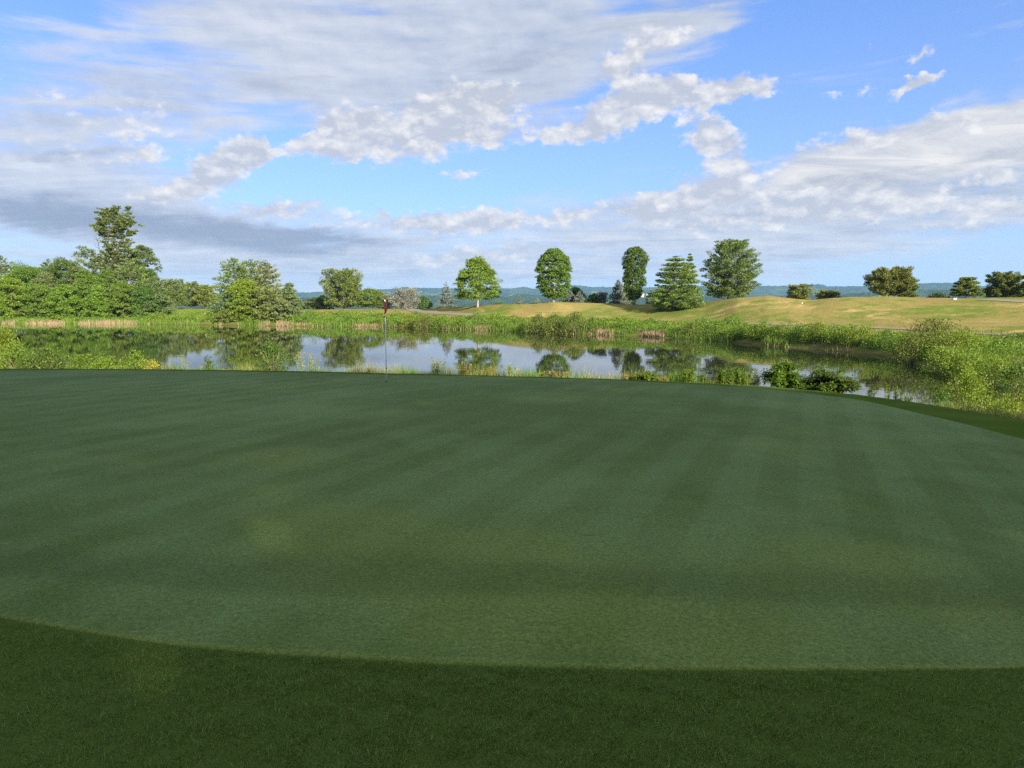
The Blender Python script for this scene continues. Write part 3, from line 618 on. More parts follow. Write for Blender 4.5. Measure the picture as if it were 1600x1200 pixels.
conifer('big left pine of the shore clump with a wide pointed top', 368, 131, 402, 40, 'pine_light', 41, 'fir', .04, leaf=.34, thick=1.3, group=PC)
conifer('back pine of the shore clump showing only its top between the other two', 394, 136, 405, 30, 'pine', 42, 'pine', .05, leaf=.34, group=PC)
conifer('right pine of the shore clump with layered bare-tipped boughs', 416, 129, 406, 34, 'pine_olive', 43, 'fir', .06, leaf=.34, thick=1.1, gap=.08, group=PC)
broad('bright green broadleaf growing in the middle of the pine clump', 382, 125, 437, 27, 'full', 'leaf_bright', 44, .05, group=PC)
conifer('low spreading pine at the foot of the right pine of the clump', 420, 124, 455, 30, 'pine_olive', 45, 'round', .03, leaf=.3, group=PC)
broad('slender grey-green birch at the right end of the pine clump', 453, 125, 441, 20, 'cone', 'leaf_grey', 46, .03, group=PC, clump=.3, trunkm='bark_pale')
broad('low grey-green tree between the clump\'s right pine and the birch', 438, 123, 466, 20, 'dome', 'leaf_grey', 47, .02, group=PC)
broad('low willow at the left foot of the pine clump', 352, 124.5, 485, 17, 'dome', 'willow_olive', 48, .02, group=PC, leaf=.18)
FT = 'low trees behind the left fairway'
for i, (px, top, hw, mt, lb) in enumerate([(484, 468, 18, 'leaf_grey', 'low grey-green tree just right of the birch, behind the fairway'), (505, 462, 16, 'leaf_dark', 'low dark tree on the left foot of the big fairway pine'),
        (494, 464, 13, 'leaf_far', 'small dark green tree between two low trees left of the fairway pine'), (662, 463, 13, 'leaf_dark', 'small round dark bush between the faded spruce and the pointed blue spruce')]):
    broad(lb, px, 182 + i * 3 if i < 3 else 168, top, hw, 'dome', mt, 60 + i, .03, leaf=.26, group=FT)
conifer('big round-topped pine standing alone at the far end of the pond', 537, 169, 426, 34, 'pine', 51, 'round', .03, leaf=.33, thick=1.5, n=12000)
broad('round broadleaf leaning against the right side of the lone pine', 579, 171, 451, 24, 'round', 'leaf', 52, .02, leaf=.28)
conifer('small faded blue spruce right behind the flag', 603, 172, 462, 12, 'blue_brown', 53, 'round', .02, name='spruce_tree', leaf=.26)
conifer('wide silvery spruce with brownish boughs right of the flag', 633, 166, 457, 24, 'blue_brown', 54, 'round', .02, name='spruce_tree', leaf=.28, thick=1.4)
conifer('pointed blue spruce left of the heart-shaped maple', 697, 162, 441, 16, 'blue_spruce', 55, 'spruce', .03, name='spruce_tree', leaf=.28)
broad('bright heart-shaped maple with a bare trunk on the ridge', 746, 130, 405, 33, 'maple', 'leaf_bright', 71, .11, leaf=.22, n=15000, py=440, lobes=[(-.12, .86, 1.0, 10), (.58, .64, .9, 9), (-.66, .58, .8, 6)], name='maple_tree', trunkm='bark_pale', clump=.235, fill=.7)
conifer('tiny blue spruce alone in the gap between maple and egg-shaped tree', 811, 172, 460, 7, 'blue_spruce', 56, 'spruce', .02, name='spruce_tree', leaf=.22)
shrub('flat green bush on the ridge right of the maple trunk', 778, 150, 472, 12, 'leaf_dark', 57, leaf=.2, name='bush', cat='bush')
shrub('tiny silvery bush on the skyline left of the egg-shaped tree', 840, 150, 465.5, 5, 'blue_spruce', 58, leaf=.16, name='bush', cat='bush')
broad('egg-shaped dense maple on a short pale trunk', 865, 118, 388, 27.5, 'egg', 'leaf', 72, .04, leaf=.21, n=15000, py=430, name='maple_tree', trunkm='bark_pale', clump=.19, fill=.75)
RB = 'shrubby trees behind the ridge'
broad('olive domed tree close behind the right side of the egg-shaped maple', 897, 132, 449, 20, 'dome', 'leaf', 73, .03, leaf=.22, group=RB)
conifer('blue spruce in front of the olive domed tree', 891, 126, 456, 10, 'blue_spruce', 74, 'spruce', .03, name='spruce_tree', leaf=.2, group=RB)
conifer('smaller blue spruce with a pointed top right of the first one by the olive tree', 905, 124, 457, 8, 'blue_spruce', 75, 'spruce', .03, name='spruce_tree', leaf=.2, group=RB)
broad('green rounded bush midway between the egg-shaped and the column trees', 928, 128, 458, 11, 'dome', 'leaf', 76, .02, leaf=.2, group=RB)
conifer('round silvery spruce touching the green rounded bush', 940, 127, 459, 9, 'blue_spruce', 77, 'round', .02, name='spruce_tree', leaf=.2, group=RB)
conifer('pointed blue spruce just left of the column-shaped tree', 966, 125, 438, 16, 'blue_spruce', 78, 'spruce', .03, name='spruce_tree', leaf=.24, thick=1.3)
broad('light green tree half hidden behind the column-shaped tree', 981, 128, 449, 13, 'dome', 'leaf_bright', 79, .03, leaf=.2)
broad('narrow column-shaped maple with a wavy outline', 991.5, 118, 386, 18, 'column', 'leaf_dark', 80, .05, leaf=.2, n=12000, py=430, name='maple_tree', trunkm='bark_pale', clump=.3, fill=.75)
conifer('silvery spruce peeping out left of the twin-topped fir', 1017, 122, 463, 8, 'blue_spruce', 81, 'round', .02, name='spruce_tree', leaf=.2)
conifer('twin-topped fir with tiered boughs down to the grass', 1054, 106, 399, 42, 'spruce', 82, 'fir', .01, name='fir_tree', leaf=.22, levels=22, thick=1.1, n=17000, droop=-.02, asym=.06, prof=[(0, .95), (.12, 1), (.3, .92), (.45, .78), (.6, .70), (.8, .52), (.93, .32), (1, .14)])
conifer('second leader of the fir, a thin top leaning right', 1074, 107.5, 396, 17, 'spruce', 83, 'spruce', .3, name='fir_tree', leaf=.22, n=4200, lean=.03, thick=2.0)
conifer('large feathery white pine with long upswept boughs on its right side', 1137, 112, 379, 44, 'pine', 84, 'round', .02, leaf=.24, levels=20, n=17000, thick=1.0, asym=.10, prof=[(0, .85), (.15, 1), (.4, .97), (.6, .85), (.8, .62), (.93, .38), (1, .18)])
RR = 'pines along the right ridge'
conifer('small spreading pine behind the grass mound', 1246, 112, 449, 19, 'pine_olive', 91, 'round', .05, leaf=.24, group=RR, asym=.2)
conifer('lowest flat pine on the skyline right of the mound', 1293, 114, 458.5, 17, 'pine_olive', 92, 'round', .05, leaf=.22, group=RR)
conifer('widest pine on the right ridge with a domed olive top', 1388, 104, 428, 33, 'pine_olive', 93, 'round', .12, leaf=.25, group=RR, thick=1.6, gap=.05, n=11000)
conifer('greener pine joined to the right side of the widest ridge pine', 1417, 106, 436, 16, 'pine', 94, 'round', .04, leaf=.24, group=RR)
shrub('low green thicket on the skyline left of the white box', 1462, 108, 457, 19, 'leaf_far', 95, leaf=.2, name='bush', cat='bush')
conifer('dark pointed pine right beside the white box', 1509, 103, 434, 23, 'pine_light', 96, 'fir', .05, leaf=.25, group=RR, thick=1.4, n=8000)
conifer('rounded grey-olive pine near the right edge, left of the darkest one', 1566, 104, 432, 26, 'pine_olive', 97, 'round', .05, leaf=.25, group=RR, thick=1.4, n=9000)
conifer('nearly black conifer cut by the photo\'s right edge', 1604, 101, 424, 13, 'leaf_dark', 98, 'fir', .05, leaf=.24, group=RR)
conifer('low pine filling the right edge below the black conifer', 1592, 108, 449, 17, 'pine_olive', 99, 'round', .05, leaf=.24, group=RR)

# dead snag
def snag():
    b = pos(154, 149.5, 400); H = zat(150, 366, 149.5) - b[2]; r = empty('dead_snag', b); tag(r, 'white dead snag with bare twigs standing left of the giant pine', 'dead tree')
    m = MB(); m.tube([(0, 0, 0), (.1, 0, H * .5), (.3, 0, H * .8), (.1, 0, H * .9), (-.5, 0, H)], [.2, .12, .07, .045, .02], 6); m.build('trunk', M['dead'], r)
    m = MB()
    for z, L, s_ in [(.86, 1.3, -1), (.89, .9, 1), (.92, 1.1, -1), (.94, .7, 1), (.80, 1.4, 1), (.83, 1.2, -1)]:
        m.tube([(.15, 0, H * z), (.15 + s_ * L * .6, .2, H * z + .35), (.15 + s_ * L, .3, H * z + .8)], [.05, .035, .015], 5)
    m.build('twig', M['dead'], r)
    b = pos(130, 150.5, 400); z = zat(120, 402, 150.5) - b[2]
snag()

# ------------------------------------------------------------------ far bank: shrubs, reeds, herbs
def gp(px, py, d0=8, d1=400):     # where the line of sight through a pixel meets the ground
    Ds = np.linspace(d0, d1, 4000); d = ray(px, py); h = height(d[0] * Ds, Ds); g_ = h - CAMZ - d[2] * Ds; k = np.argmax(g_ >= 0) if g_.max() >= 0 else np.argmax(np.where(Ds < 200, g_, -99)); return (d[0] * Ds[k], Ds[k], float(h[k]))
SB = 'shrubs along the far bank'
for i, (px, D_, top, hw, mt, lf, lb) in enumerate([
    (640, 111, 491, 15, 'willow', .15, 'yellow-green shrub on the far bank right of the flag'),
    (664, 109, 491, 22, 'willow_olive', .15, 'broad olive shrub on the far bank, second right of the flag'),
    (694, 107, 494, 19, 'willow', .15, 'low yellow-green shrub on the far bank below the blue spruce'),
    (604, 115, 492, 12, 'leaf_bright', .15, 'small bright shrub on the far bank straight behind the flagstick'),
    (722, 106, 497, 14, 'willow', .14, 'low yellowish shrub on the far bank left below the maple'),
    (838, 93, 491, 20, 'willow_olive', .14, 'left part of the olive willow thicket below the egg-shaped maple'),
    (866, 91.5, 491, 24, 'willow_olive', .14, 'middle willow of the olive thicket below the egg-shaped maple'),
    (900, 90, 490, 26, 'willow_olive', .14, 'right and tallest willow of the olive thicket below the egg-shaped maple'),
    (925, 90, 497, 14, 'leaf', .14, 'small green shrub at the right end of the olive willow thicket'),
    (1050, 82, 510, 14, 'willow', .13, 'small yellow-green shrub on the far bank below the twin-topped fir'),
    (1078, 80, 505, 22, 'willow_olive', .13, 'olive shrub on the far bank between fir and feathery pine'),
    (1122, 76, 510, 17, 'willow', .13, 'low bright shrub on the far bank under the feathery pine'),
    (1156, 73, 509, 24, 'leaf', .13, 'dark-based leafy shrub on the far bank below the feathery pine\'s right side'),
    (1188, 70, 507, 26, 'leaf', .13, 'wide leafy shrub on the far bank left of the brown stake'),
    (1215, 68.5, 511, 16, 'willow', .12, 'small yellow-green shrub on the far bank under the mound'),
    (1247, 66.5, 513, 15, 'leaf_dark', .12, 'small dark shrub in the far bank thicket just right of the brown stake'),
    (1279, 63.5, 504, 24, 'willow', .12, 'tall pale willow shrub on the far bank, first of the right group'),
    (1318, 61, 511, 26, 'willow', .12, 'wide willow shrub on the far bank right of the tall pale one'),
    (1350, 59, 510, 26, 'willow', .12, 'willow shrub on the far bank halfway to the big grey willow'),
    (1384, 57, 517, 18, 'leaf', .12, 'low green shrub on the far bank left of the big grey willow'),
    (1462, 49.5, 502, 54, 'willow_olive', .12, 'big domed olive willow over the right end of the pond'),
    (1428, 47.5, 523, 32, 'willow_olive', .11, 'low willow leaning to the water left of the big domed willow'),
    (1500, 46, 520, 44, 'willow', .11, 'bright willow on the right shoulder of the big domed willow'),
    (1476, 40.5, 546, 34, 'willow', .10, 'bright willow overhanging the right end of the water'),
    (1520, 37, 548, 40, 'willow', .10, 'yellow-green willow behind the near right shrubs'),
    (1566, 42, 533, 46, 'willow', .11, 'wide pale willow near the right edge, behind the bright ones'),
    (1600, 47, 522, 44, 'willow_olive', .11, 'farthest willow at the photo\'s right edge'),
    (1512, 31, 570, 28, 'willow', .08, 'small yellow willow beside the last patch of water'),
    (1560, 31, 560, 36, 'willow', .08, 'round yellow willow left above the dark shaded shrub'),
    ]):
    shrub(lb, px, D_, top, hw, mt, 200 + i, leaf=lf, group=SB, py=520, airy=.25, clump=.24, env='dome')
def az_px(a): return 800 + np.tan(a) * F * 1.0
NB = 'shrubs on the near bank'
for i, (px, D_, top, hw, mt, lf, lb, nm) in enumerate([
    (10, 26, 511, 30, 'willow', .07, 'pale willow rising at the left edge of the near bank', 'willow_shrub'),
    (-40, 25.5, 505, 40, 'willow', .07, 'willow just outside the left edge of the photo on the near bank', 'willow_shrub'),
    (30, 24.6, 543, 36, 'leaf', .07, 'bright low thicket in front of the left edge willow', 'bush'),
    (72, 24.2, 548, 40, 'leaf_dark', .07, 'dark green bramble mound at the left end of the near bank', 'bush'),
    (128, 24, 557, 32, 'leaf', .06, 'low green bramble right of the dark mound', 'bush'),
    (168, 24, 560, 26, 'leaf_bright', .06, 'lowest yellow-green bramble on the near bank left', 'bush'),
    (214, 23.8, 551, 24, 'leaf_bright', .06, 'rounded green bush alone between brambles and parsnip', 'bush'),
    (236, 23.7, 563, 15, 'leaf_gold', .06, 'small yellow-leaved plant at the right foot of the rounded bush', 'bush'),
    (426, 23.3, 533, 29, 'leaf_dark', .065, 'dense dark green bush on the near bank left of the flag', 'bush'),
    (1478, 18.6, 608, 20, 'leaf_dark', .05, 'small dark bush at the right corner of the pond', 'bush'),
    (1524, 21.5, 583, 42, 'willow', .055, 'brightest willow shrub of the near bank at the right', 'willow_shrub'),
    (1592, 24.5, 571, 36, 'leaf_dark', .07, 'dark shrub cut by the right edge behind the bright willow', 'bush'),  # dark leaf colour stands in for the shadow on this shrub
    (1580, 19.2, 622, 34, 'willow', .055, 'low bright willow sprouts at the right edge', 'willow_shrub'),
    (1640, 22, 590, 50, 'willow', .06, 'willow beyond the right edge of the photo on the near bank', 'willow_shrub'),
    ]):
    shrub(lb, px, D_, top, hw, mt, 300 + i, leaf=lf, name=nm, cat='shrub', group=NB, py=570, airy=.3, clump=.22)

def big_leaf_bush(label, px, D_, top, hw, mat, seed, leaf=.1, n=2600, open_=.35):
    """arching canes that carry rows of broad pointed leaves"""
    rng = np.random.default_rng(seed); b = pos(px, D_, 590); H = zat(px, top, D_) - b[2]; R = hw / F * D_
    root = empty('leafy_bush', b); tag(root, label, 'shrub', NB); sm = MB(); P = []; N = []
    nc = 46
    for i in range(nc):
        a = rng.uniform(0, 6.28); L = R * np.sqrt(rng.uniform(.02, 1)); hh = H * (1 - .5 * (L / R) ** 2) * rng.uniform(.55, 1.0); s_ = np.linspace(0, 1, 6)
        pts = np.stack([cos(a) * L * s_ ** 1.2, sin(a) * L * s_ ** 1.2, hh * np.sin(s_ * pi * .55) / sin(pi * .55)], -1); sm.tube(pts, .009 * (1 - .8 * s_) + .002, 4, False)
        k = n // nc; tt = rng.uniform(open_, 1.03, k); c = np.stack([np.interp(tt, s_, pts[:, q]) for q in range(3)], -1)
        o = rng.normal(size=(k, 3)) * np.array([1, 1, .35]); o /= np.linalg.norm(o, axis=1)[:, None]
        P.append(c + o * leaf * 1.1 * rng.uniform(.5, 1.4, (k, 1))); N.append(o + np.array([0, 0, -.15]))
    sm.build('stem', M['stem'], root)['kind'] = 'stuff'; mb = MB(); P = np.vstack(P); N = np.vstack(N); n_ = len(P)
    mb.leaves(P, N, leaf * rng.uniform(.7, 1.5, n_), leaf * .52 * rng.uniform(.8, 1.2, n_), up=.75, rng=rng); mb.build('foliage', M[mat], root)
big_leaf_bush('broad-leaved bush with sunlit top, left of the darker bush by the pond', 1222, 18.7, 566, 37, 'leaf', 321, .085, 6500)
big_leaf_bush('very dark bush with loose drooping canes right of the sunlit broad-leaved bush', 1298, 18.1, 573, 45, 'leaf_dark', 322, .08, 8000, .3)
big_leaf_bush('low dark leaves filling the foot between the two broad-leaved bushes', 1262, 18.3, 588, 24, 'leaf_dark', 323, .075, 2600)
big_leaf_bush('low bright yellow-green bush on the near bank right of centre', 1010, 19.9, 580, 24, 'herb', 324, .07, 2000, .2)

def stalks(label, px, D_, top, hw, mat, seed, n=9, leaf=.05, per=26, name='tall_weed', flower=None, group='weeds on the near bank', spread=.25, stem='stem_green'):
    rng = np.random.default_rng(seed); b = pos(px, D_, 585); H = zat(px, top, D_) - b[2]; R = hw / F * D_
    sep = n <= 9; root = empty(name, b); tag(root, label, 'plant', group); sm = MB(); mb = MB(); fm = MB(); P = []; N = []
    for i in range(n):
        if sep: sm = MB(); mb = MB(); fm = MB(); P = []; N = []
        x = rng.uniform(-1, 1) * R * .85; y = rng.normal() * .25 * R; h = H * (1.0 if i == 0 else rng.uniform(.55, .98)); lx = x + rng.normal() * .06 * H; s_ = np.linspace(0, 1, 4)
        pts = np.stack([x + (lx - x) * s_, y + 0 * s_, h * s_], -1); sm.tube(pts, .006 * (1 - .6 * s_), 4, False)
        t = rng.uniform(.15, 1, per); a = rng.uniform(0, 6.28, per); c = np.stack([np.interp(t, s_, pts[:, q]) for q in range(3)], -1)
        o = np.stack([np.cos(a), np.sin(a), .55 + 0 * a], -1); ll = leaf * (1.25 - .7 * t)[:, None]; P.append(c + o * ll * .5); N.append(o)
        if flower:
            for q in range(5):
                f = np.array([lx, y, h]) + np.append(rng.normal(size=2) * .035, rng.normal() * .015); k = 16; d = rng.normal(size=(k, 3)) * np.array([.03, .03, .006])
                fm.leaves(f + d, rng.normal(size=(k, 3)) * np.array([1, 1, .2]), .016, .014, rng=rng)
        if sep or i == n - 1:
            so_ = sm.build('stem', M[stem], root)
            if not sep: so_['kind'] = 'stuff'
            PP = np.vstack(P); NN = np.vstack(N); k = len(PP)
            mb.leaves(PP, NN, leaf * rng.uniform(.8, 1.6, k), leaf * .3 * rng.uniform(.7, 1.3, k), up=.6, rng=rng); lo_ = mb.build('leaf', M[mat], root); lo_['kind'] = 'stuff'
            if flower: fo_ = fm.build('flower_head', M[flower], root); fo_['kind'] = 'stuff'
for i, (px, D_, top, hw, mt, n, lf, nm, fl, lb) in enumerate([
    (289, 23.3, 556, 8, 'herb_pale', 4, .07, 'wild_parsnip', 'leaf_gold', 'yellow umbel flower left of the milkweed on the near bank'),
    (317, 23.2, 565, 3, 'orange', 4, .05, 'tall_weed', None, 'rust-red thin weed just left of the milkweed'),
    (329, 23.2, 557, 7, 'leaf', 4, .13, 'tall_weed', None, 'milkweed with broad leaves alone on the near bank left'),
    (473, 22.6, 551, 8, 'herb_pale', 6, .07, 'wild_parsnip', 'leaf_gold', 'pale umbel flowers right of the dense dark bush'),
    (489, 22.6, 553, 9, 'herb_pale', 7, .07, 'wild_parsnip', 'leaf_gold', 'second clump of pale umbel flowers, nearer the flag'),
    (568, 22.2, 571, 22, 'herb_pale', 12, .05, 'tall_weed', None, 'fine pale weeds just left of the flagstick'),
    (685, 21.6, 559, 12, 'herb_pale', 12, .08, 'tall_weed', None, 'pale leafy weed clump under the blue spruce reflection'),
    (728, 21.2, 565, 11, 'orange', 14, .06, 'tall_weed', None, 'tan and rusty weed at the left of the maple reflection'),
    (768, 21.0, 572, 9, 'orange', 9, .05, 'tall_weed', None, 'small tan weed tuft at the right of the maple reflection'),
    (800, 20.8, 568, 10, 'herb_pale', 7, .08, 'tall_weed', None, 'upright pale stalks between the two tree reflections'),
    (866, 20.5, 580, 24, 'herb_dry', 26, .06, 'tall_weed', None, 'dry golden grass tuft under the egg-shaped tree reflection'),
    (986, 20.1, 584, 9, 'orange', 12, .05, 'tall_weed', None, 'rusty tuft at the left of the low bright bush'),
    (1036, 19.8, 588, 12, 'orange', 14, .05, 'tall_weed', None, 'rusty tuft at the right of the low bright bush'),
    (1087, 19.5, 577, 20, 'herb', 26, .09, 'tall_weed', None, 'yellow-green goldenrod clump in the middle right of the near bank'),
    (1146, 19.1, 573, 26, 'herb', 34, .10, 'tall_weed', None, 'taller goldenrod clump left of the broad-leaved bush'),
    (1176, 19.0, 580, 14, 'herb_pale', 16, .08, 'tall_weed', None, 'pale weeds touching the left side of the broad-leaved bush'),
    (1130, 19.2, 590, 12, 'orange', 16, .05, 'tall_weed', None, 'tan dry tuft at the foot of the taller goldenrod clump'),
    (1361, 17.0, 604, 7, 'leaf', 5, .07, 'tall_weed', None, 'short dark weed right of the drooping dark bush'),
    (1389, 16.7, 598, 4, 'leaf', 3, .07, 'tall_weed', None, 'tallest narrow stalk before the right end of the pond'),
    (1398, 16.6, 602, 4, 'leaf', 3, .07, 'tall_weed', None, 'second narrow stalk, right beside the tallest'),
    (1408, 16.5, 609, 5, 'leaf', 4, .07, 'tall_weed', None, 'third narrow stalk, right of the two tallest'),
    (1421, 16.3, 618, 6, 'leaf', 6, .06, 'tall_weed', None, 'bushy low stalk right of the narrow ones'),
    (1440, 16.1, 628, 14, 'leaf', 12, .05, 'tall_weed', None, 'low green weeds left of the small dark corner bush'),
    ]): stalks(lb, px, D_, top, hw, mt, 400 + i, n, lf, 30, nm, fl)

rng = np.random.default_rng(77)
def blades(name, label, cat, x, y, h, wd, mat, lean=.25, zoff=0.):
    n = len(x); z = height(x, y) + zoff; a = rng.uniform(0, pi, n); l = rng.normal(size=(n, 2)) * lean * h[:, None]
    B = np.stack([x, y, z - .01], -1); d = np.stack([np.cos(a), np.sin(a), 0 * a], -1) * (wd * .5)[:, None]
    T = B + np.stack([l[:, 0], l[:, 1], h], -1)
    V = np.stack([B - d, B + d, T], 1).reshape(-1, 3)
    tag(link(name, mesh(name, V, np.arange(n * 3).reshape(-1, 3), M[mat])), label, cat, kind='stuff')
def polar(n, p0, p1, flo, fhi):    # random spots between two range functions
    a = rng.uniform(azof(p0), azof(p1), n); t = rng.uniform(0, 1, n); lo = flo(a); hi = fhi(a); r = lo + (hi - lo) * t; return a, r, r * np.sin(a), r * np.cos(a), t
shr = lambda a: np.maximum(np.interp(a, *SHORE), np.interp(a, *EDGE) + 14); vgr = lambda a: np.interp(a, *VEG); edr = lambda a: np.interp(a, *EDGE)
# dead reeds at the waterline
X = []; Y = []
for p0, p1, n in [(-60, 232, 8000), (308, 337, 700), (340, 456, 3600), (556, 600, 300), (742, 818, 2600), (932, 1040, 2200), (818, 932, 300), (455, 742, 700), (1040, 1400, 500)]:
    a, r, x, y, t = polar(n, p0, p1, lambda a: shr(a) - .5, lambda a: shr(a) + 1.7); k_ = undul(x + 7, y, 3, 25, 1.0) > -.22; X.append(x[k_]); Y.append(y[k_])
x = np.concatenate(X); y = np.concatenate(Y); D_ = np.hypot(x, y); blades('reeds', 'dry tan reeds standing along the waterline of the far shore', 'reeds', x, y, rng.uniform(.2, .68, len(x)), .0006 * D_, 'reed', .14)
# green sedge and cattails behind them
a, r, x, y, t = polar(46000, -100, 1620, lambda a: shr(a) - .3, lambda a: shr(a) + 6); k = (undul(x, y, 4, 30, 1.0) > -.25) & ~((a > azof(1330)) & (r < shr(a) + 1.0))
x, y, a = x[k], y[k], a[k]; blades('sedge', 'upright green sedge and cattails behind the dry reeds', 'sedge', x, y, rng.uniform(.35, .95, len(x)), .0007 * np.hypot(x, y), 'herb', .15)
# leafy ground cover over the far bank
n = 150000; a, r, x, y, t = polar(n, -150, 1760, lambda a: shr(a) + .6, lambda a: vgr(a) - .3)
hh = (.75 - .45 * t) * (1 + .95 * undul(x, y, 2.5, 14, 1.0)); k = hh > .12; a, r, x, y, t, hh = [q[k] for q in (a, r, x, y, t, hh)]
z = height(x, y) + hh * rng.uniform(.15, 1, len(x)) ** .6; u = undul(x + 31, y, 5, 26, 1.0) + rng.normal(size=len(x)) * .25
for nm, sel, mt, lb in [('herbs', u < .05, 'leaf', 'mid green leafy herbs covering the far bank below the meadow'), ('herbs', (u >= .05) & (u < .5), 'leaf_bright', 'yellow-green herbs in patches on the far bank'), ('herbs', u >= .5, 'herb', 'palest yellow herbs and goldenrod in drifts on the far bank')]:
    mb = MB(); k = sel; c = k.sum(); s_ = .0019 * r[k] * rng.uniform(.7, 1.3, c)
    mb.leaves(np.stack([x[k], y[k], z[k]], -1), rng.normal(size=(c, 3)) * np.array([1, 1, .6]) + np.array([0, 0, .5]), s_, s_ * .55, rng=rng); tag(mb.build(nm, M[mt]), lb, 'herbs', kind='stuff')
# grass fringe over the near bank, beyond the green
a, r, x, y, t = polar(52000, -200, 1900, lambda a: edr(a) + .75, lambda a: edr(a) + 3.6); u = undul(x, y, 1.2, 9, 1.0)
D_ = np.hypot(x, y); k = (u > -.3); hq = np.clip(.16 + .22 * (u + .2), .05, .55) * np.interp(a, [0, .30, azof(1300), azof(1340), azof(1450), azof(1500), .7], [1, .75, .5, .12, .12, .45, .5]) * rng.uniform(.6, 1.25, len(x)) + .1 * t
mx = rng.uniform(size=len(x)) + .3 * np.sin(x * 1.7)
lf_ = a < azof(250); s1 = k & (mx < .26) & ~lf_; s2 = k & (mx >= .26) & ~(lf_ & (mx < .9))
blades('tall_grass', 'dry straw-coloured grass on the near bank beyond the green', 'grass', x[s1], y[s1], hq[s1], .00045 * D_[s1], 'herb_dry', .3)
blades('tall_grass', 'fresh green grass between the dry blades on the near bank', 'grass', x[s2], y[s2], hq[s2], .0005 * D_[s2], 'herb', .3)
# left grass bank between the woods and the pine clump
a, r, x, y, t = polar(15000, 225, 345, lambda a: shr(a) + 1.5, lambda a: vgr(a) + 8); blades('tall_grass', 'rank yellow-green grass on the low bank between the wood and the pine clump', 'grass', x, y, rng.uniform(.4, 1.1, len(x)), .0009 * np.hypot(x, y), 'herb', .3)
# collar turf round the near side of the green
M['turf'] = leafmat('turf_blade', (.105, .185, .030), (.21, .30, .075), 1.0, .3, .03)
M['turf_short'] = leafmat('turf_blade_short', (.055, .115, .028), (.09, .165, .07), .6, .25, .02)
n = 540000; a = rng.uniform(-1.05, 1.05, n); cr_ = np.interp(a, CA, CR); r = np.sqrt(rng.uniform(0, 1, n) * (cr_ ** 2 - 1.35 ** 2) + 1.35 ** 2)
cl = undul(r * np.sin(a) * 8, r * np.cos(a) * 8, .35, 3, 1.0)
blades('fringe_grass', 'longer dark green grass of the fringe nearest the viewer', 'grass', r * np.sin(a), r * np.cos(a), rng.uniform(.012, .029, n) * (1 + .22 * np.clip(cl, -1, 1)), rng.uniform(.002, .0042, n), 'turf', .6)

# ------------------------------------------------------------------ cart paths
def path(rows, wd, label=None):
    m = M.get('asphalt') or solid('asphalt', (.20, .165, .115), .9, .15, 3); M['asphalt'] = m
    pts = np.array([gp(px, py) for px, py in rows])[:, :2]
    q = np.linspace(0, 1, 70); t0 = np.linspace(0, 1, len(pts)); c = np.stack([np.interp(q, t0, pts[:, i]) for i in range(2)], -1)
    for _ in range(6): c[1:-1] = (c[:-2] + c[1:-1] * 2 + c[2:]) / 4
    tg = np.gradient(c, axis=0); tg /= np.linalg.norm(tg, axis=1)[:, None]; nrm = np.stack([-tg[:, 1], tg[:, 0]], -1)
    rows_ = []
    for o in np.linspace(-.5, .5, 5): p = c + nrm * o * wd; rows_.append(np.stack([p[:, 0], p[:, 1], height(p[:, 0], p[:, 1]) + .05], -1))
    V = np.stack(rows_, 1).reshape(-1, 3); i, j = np.meshgrid(np.arange(69), np.arange(4), indexing='ij'); f = np.stack([i * 5 + j, i * 5 + j + 1, (i + 1) * 5 + j + 1, (i + 1) * 5 + j], -1).reshape(-1, 4)
    tag(link('path', mesh('path', V, f, m, True)), kind='structure')
path([(1170, 506), (1235, 508.5), (1330, 511), (1420, 515), (1500, 519.5), (1600, 526), (1720, 536)], .95)
path([(641, 482.6), (646, 484.5), (656, 487), (680, 489.5), (720, 491.5), (760, 492.5)], 2.4)
path([(1535, 468.6), (1560, 469.2), (1600, 471.5), (1660, 474)], 2.4)

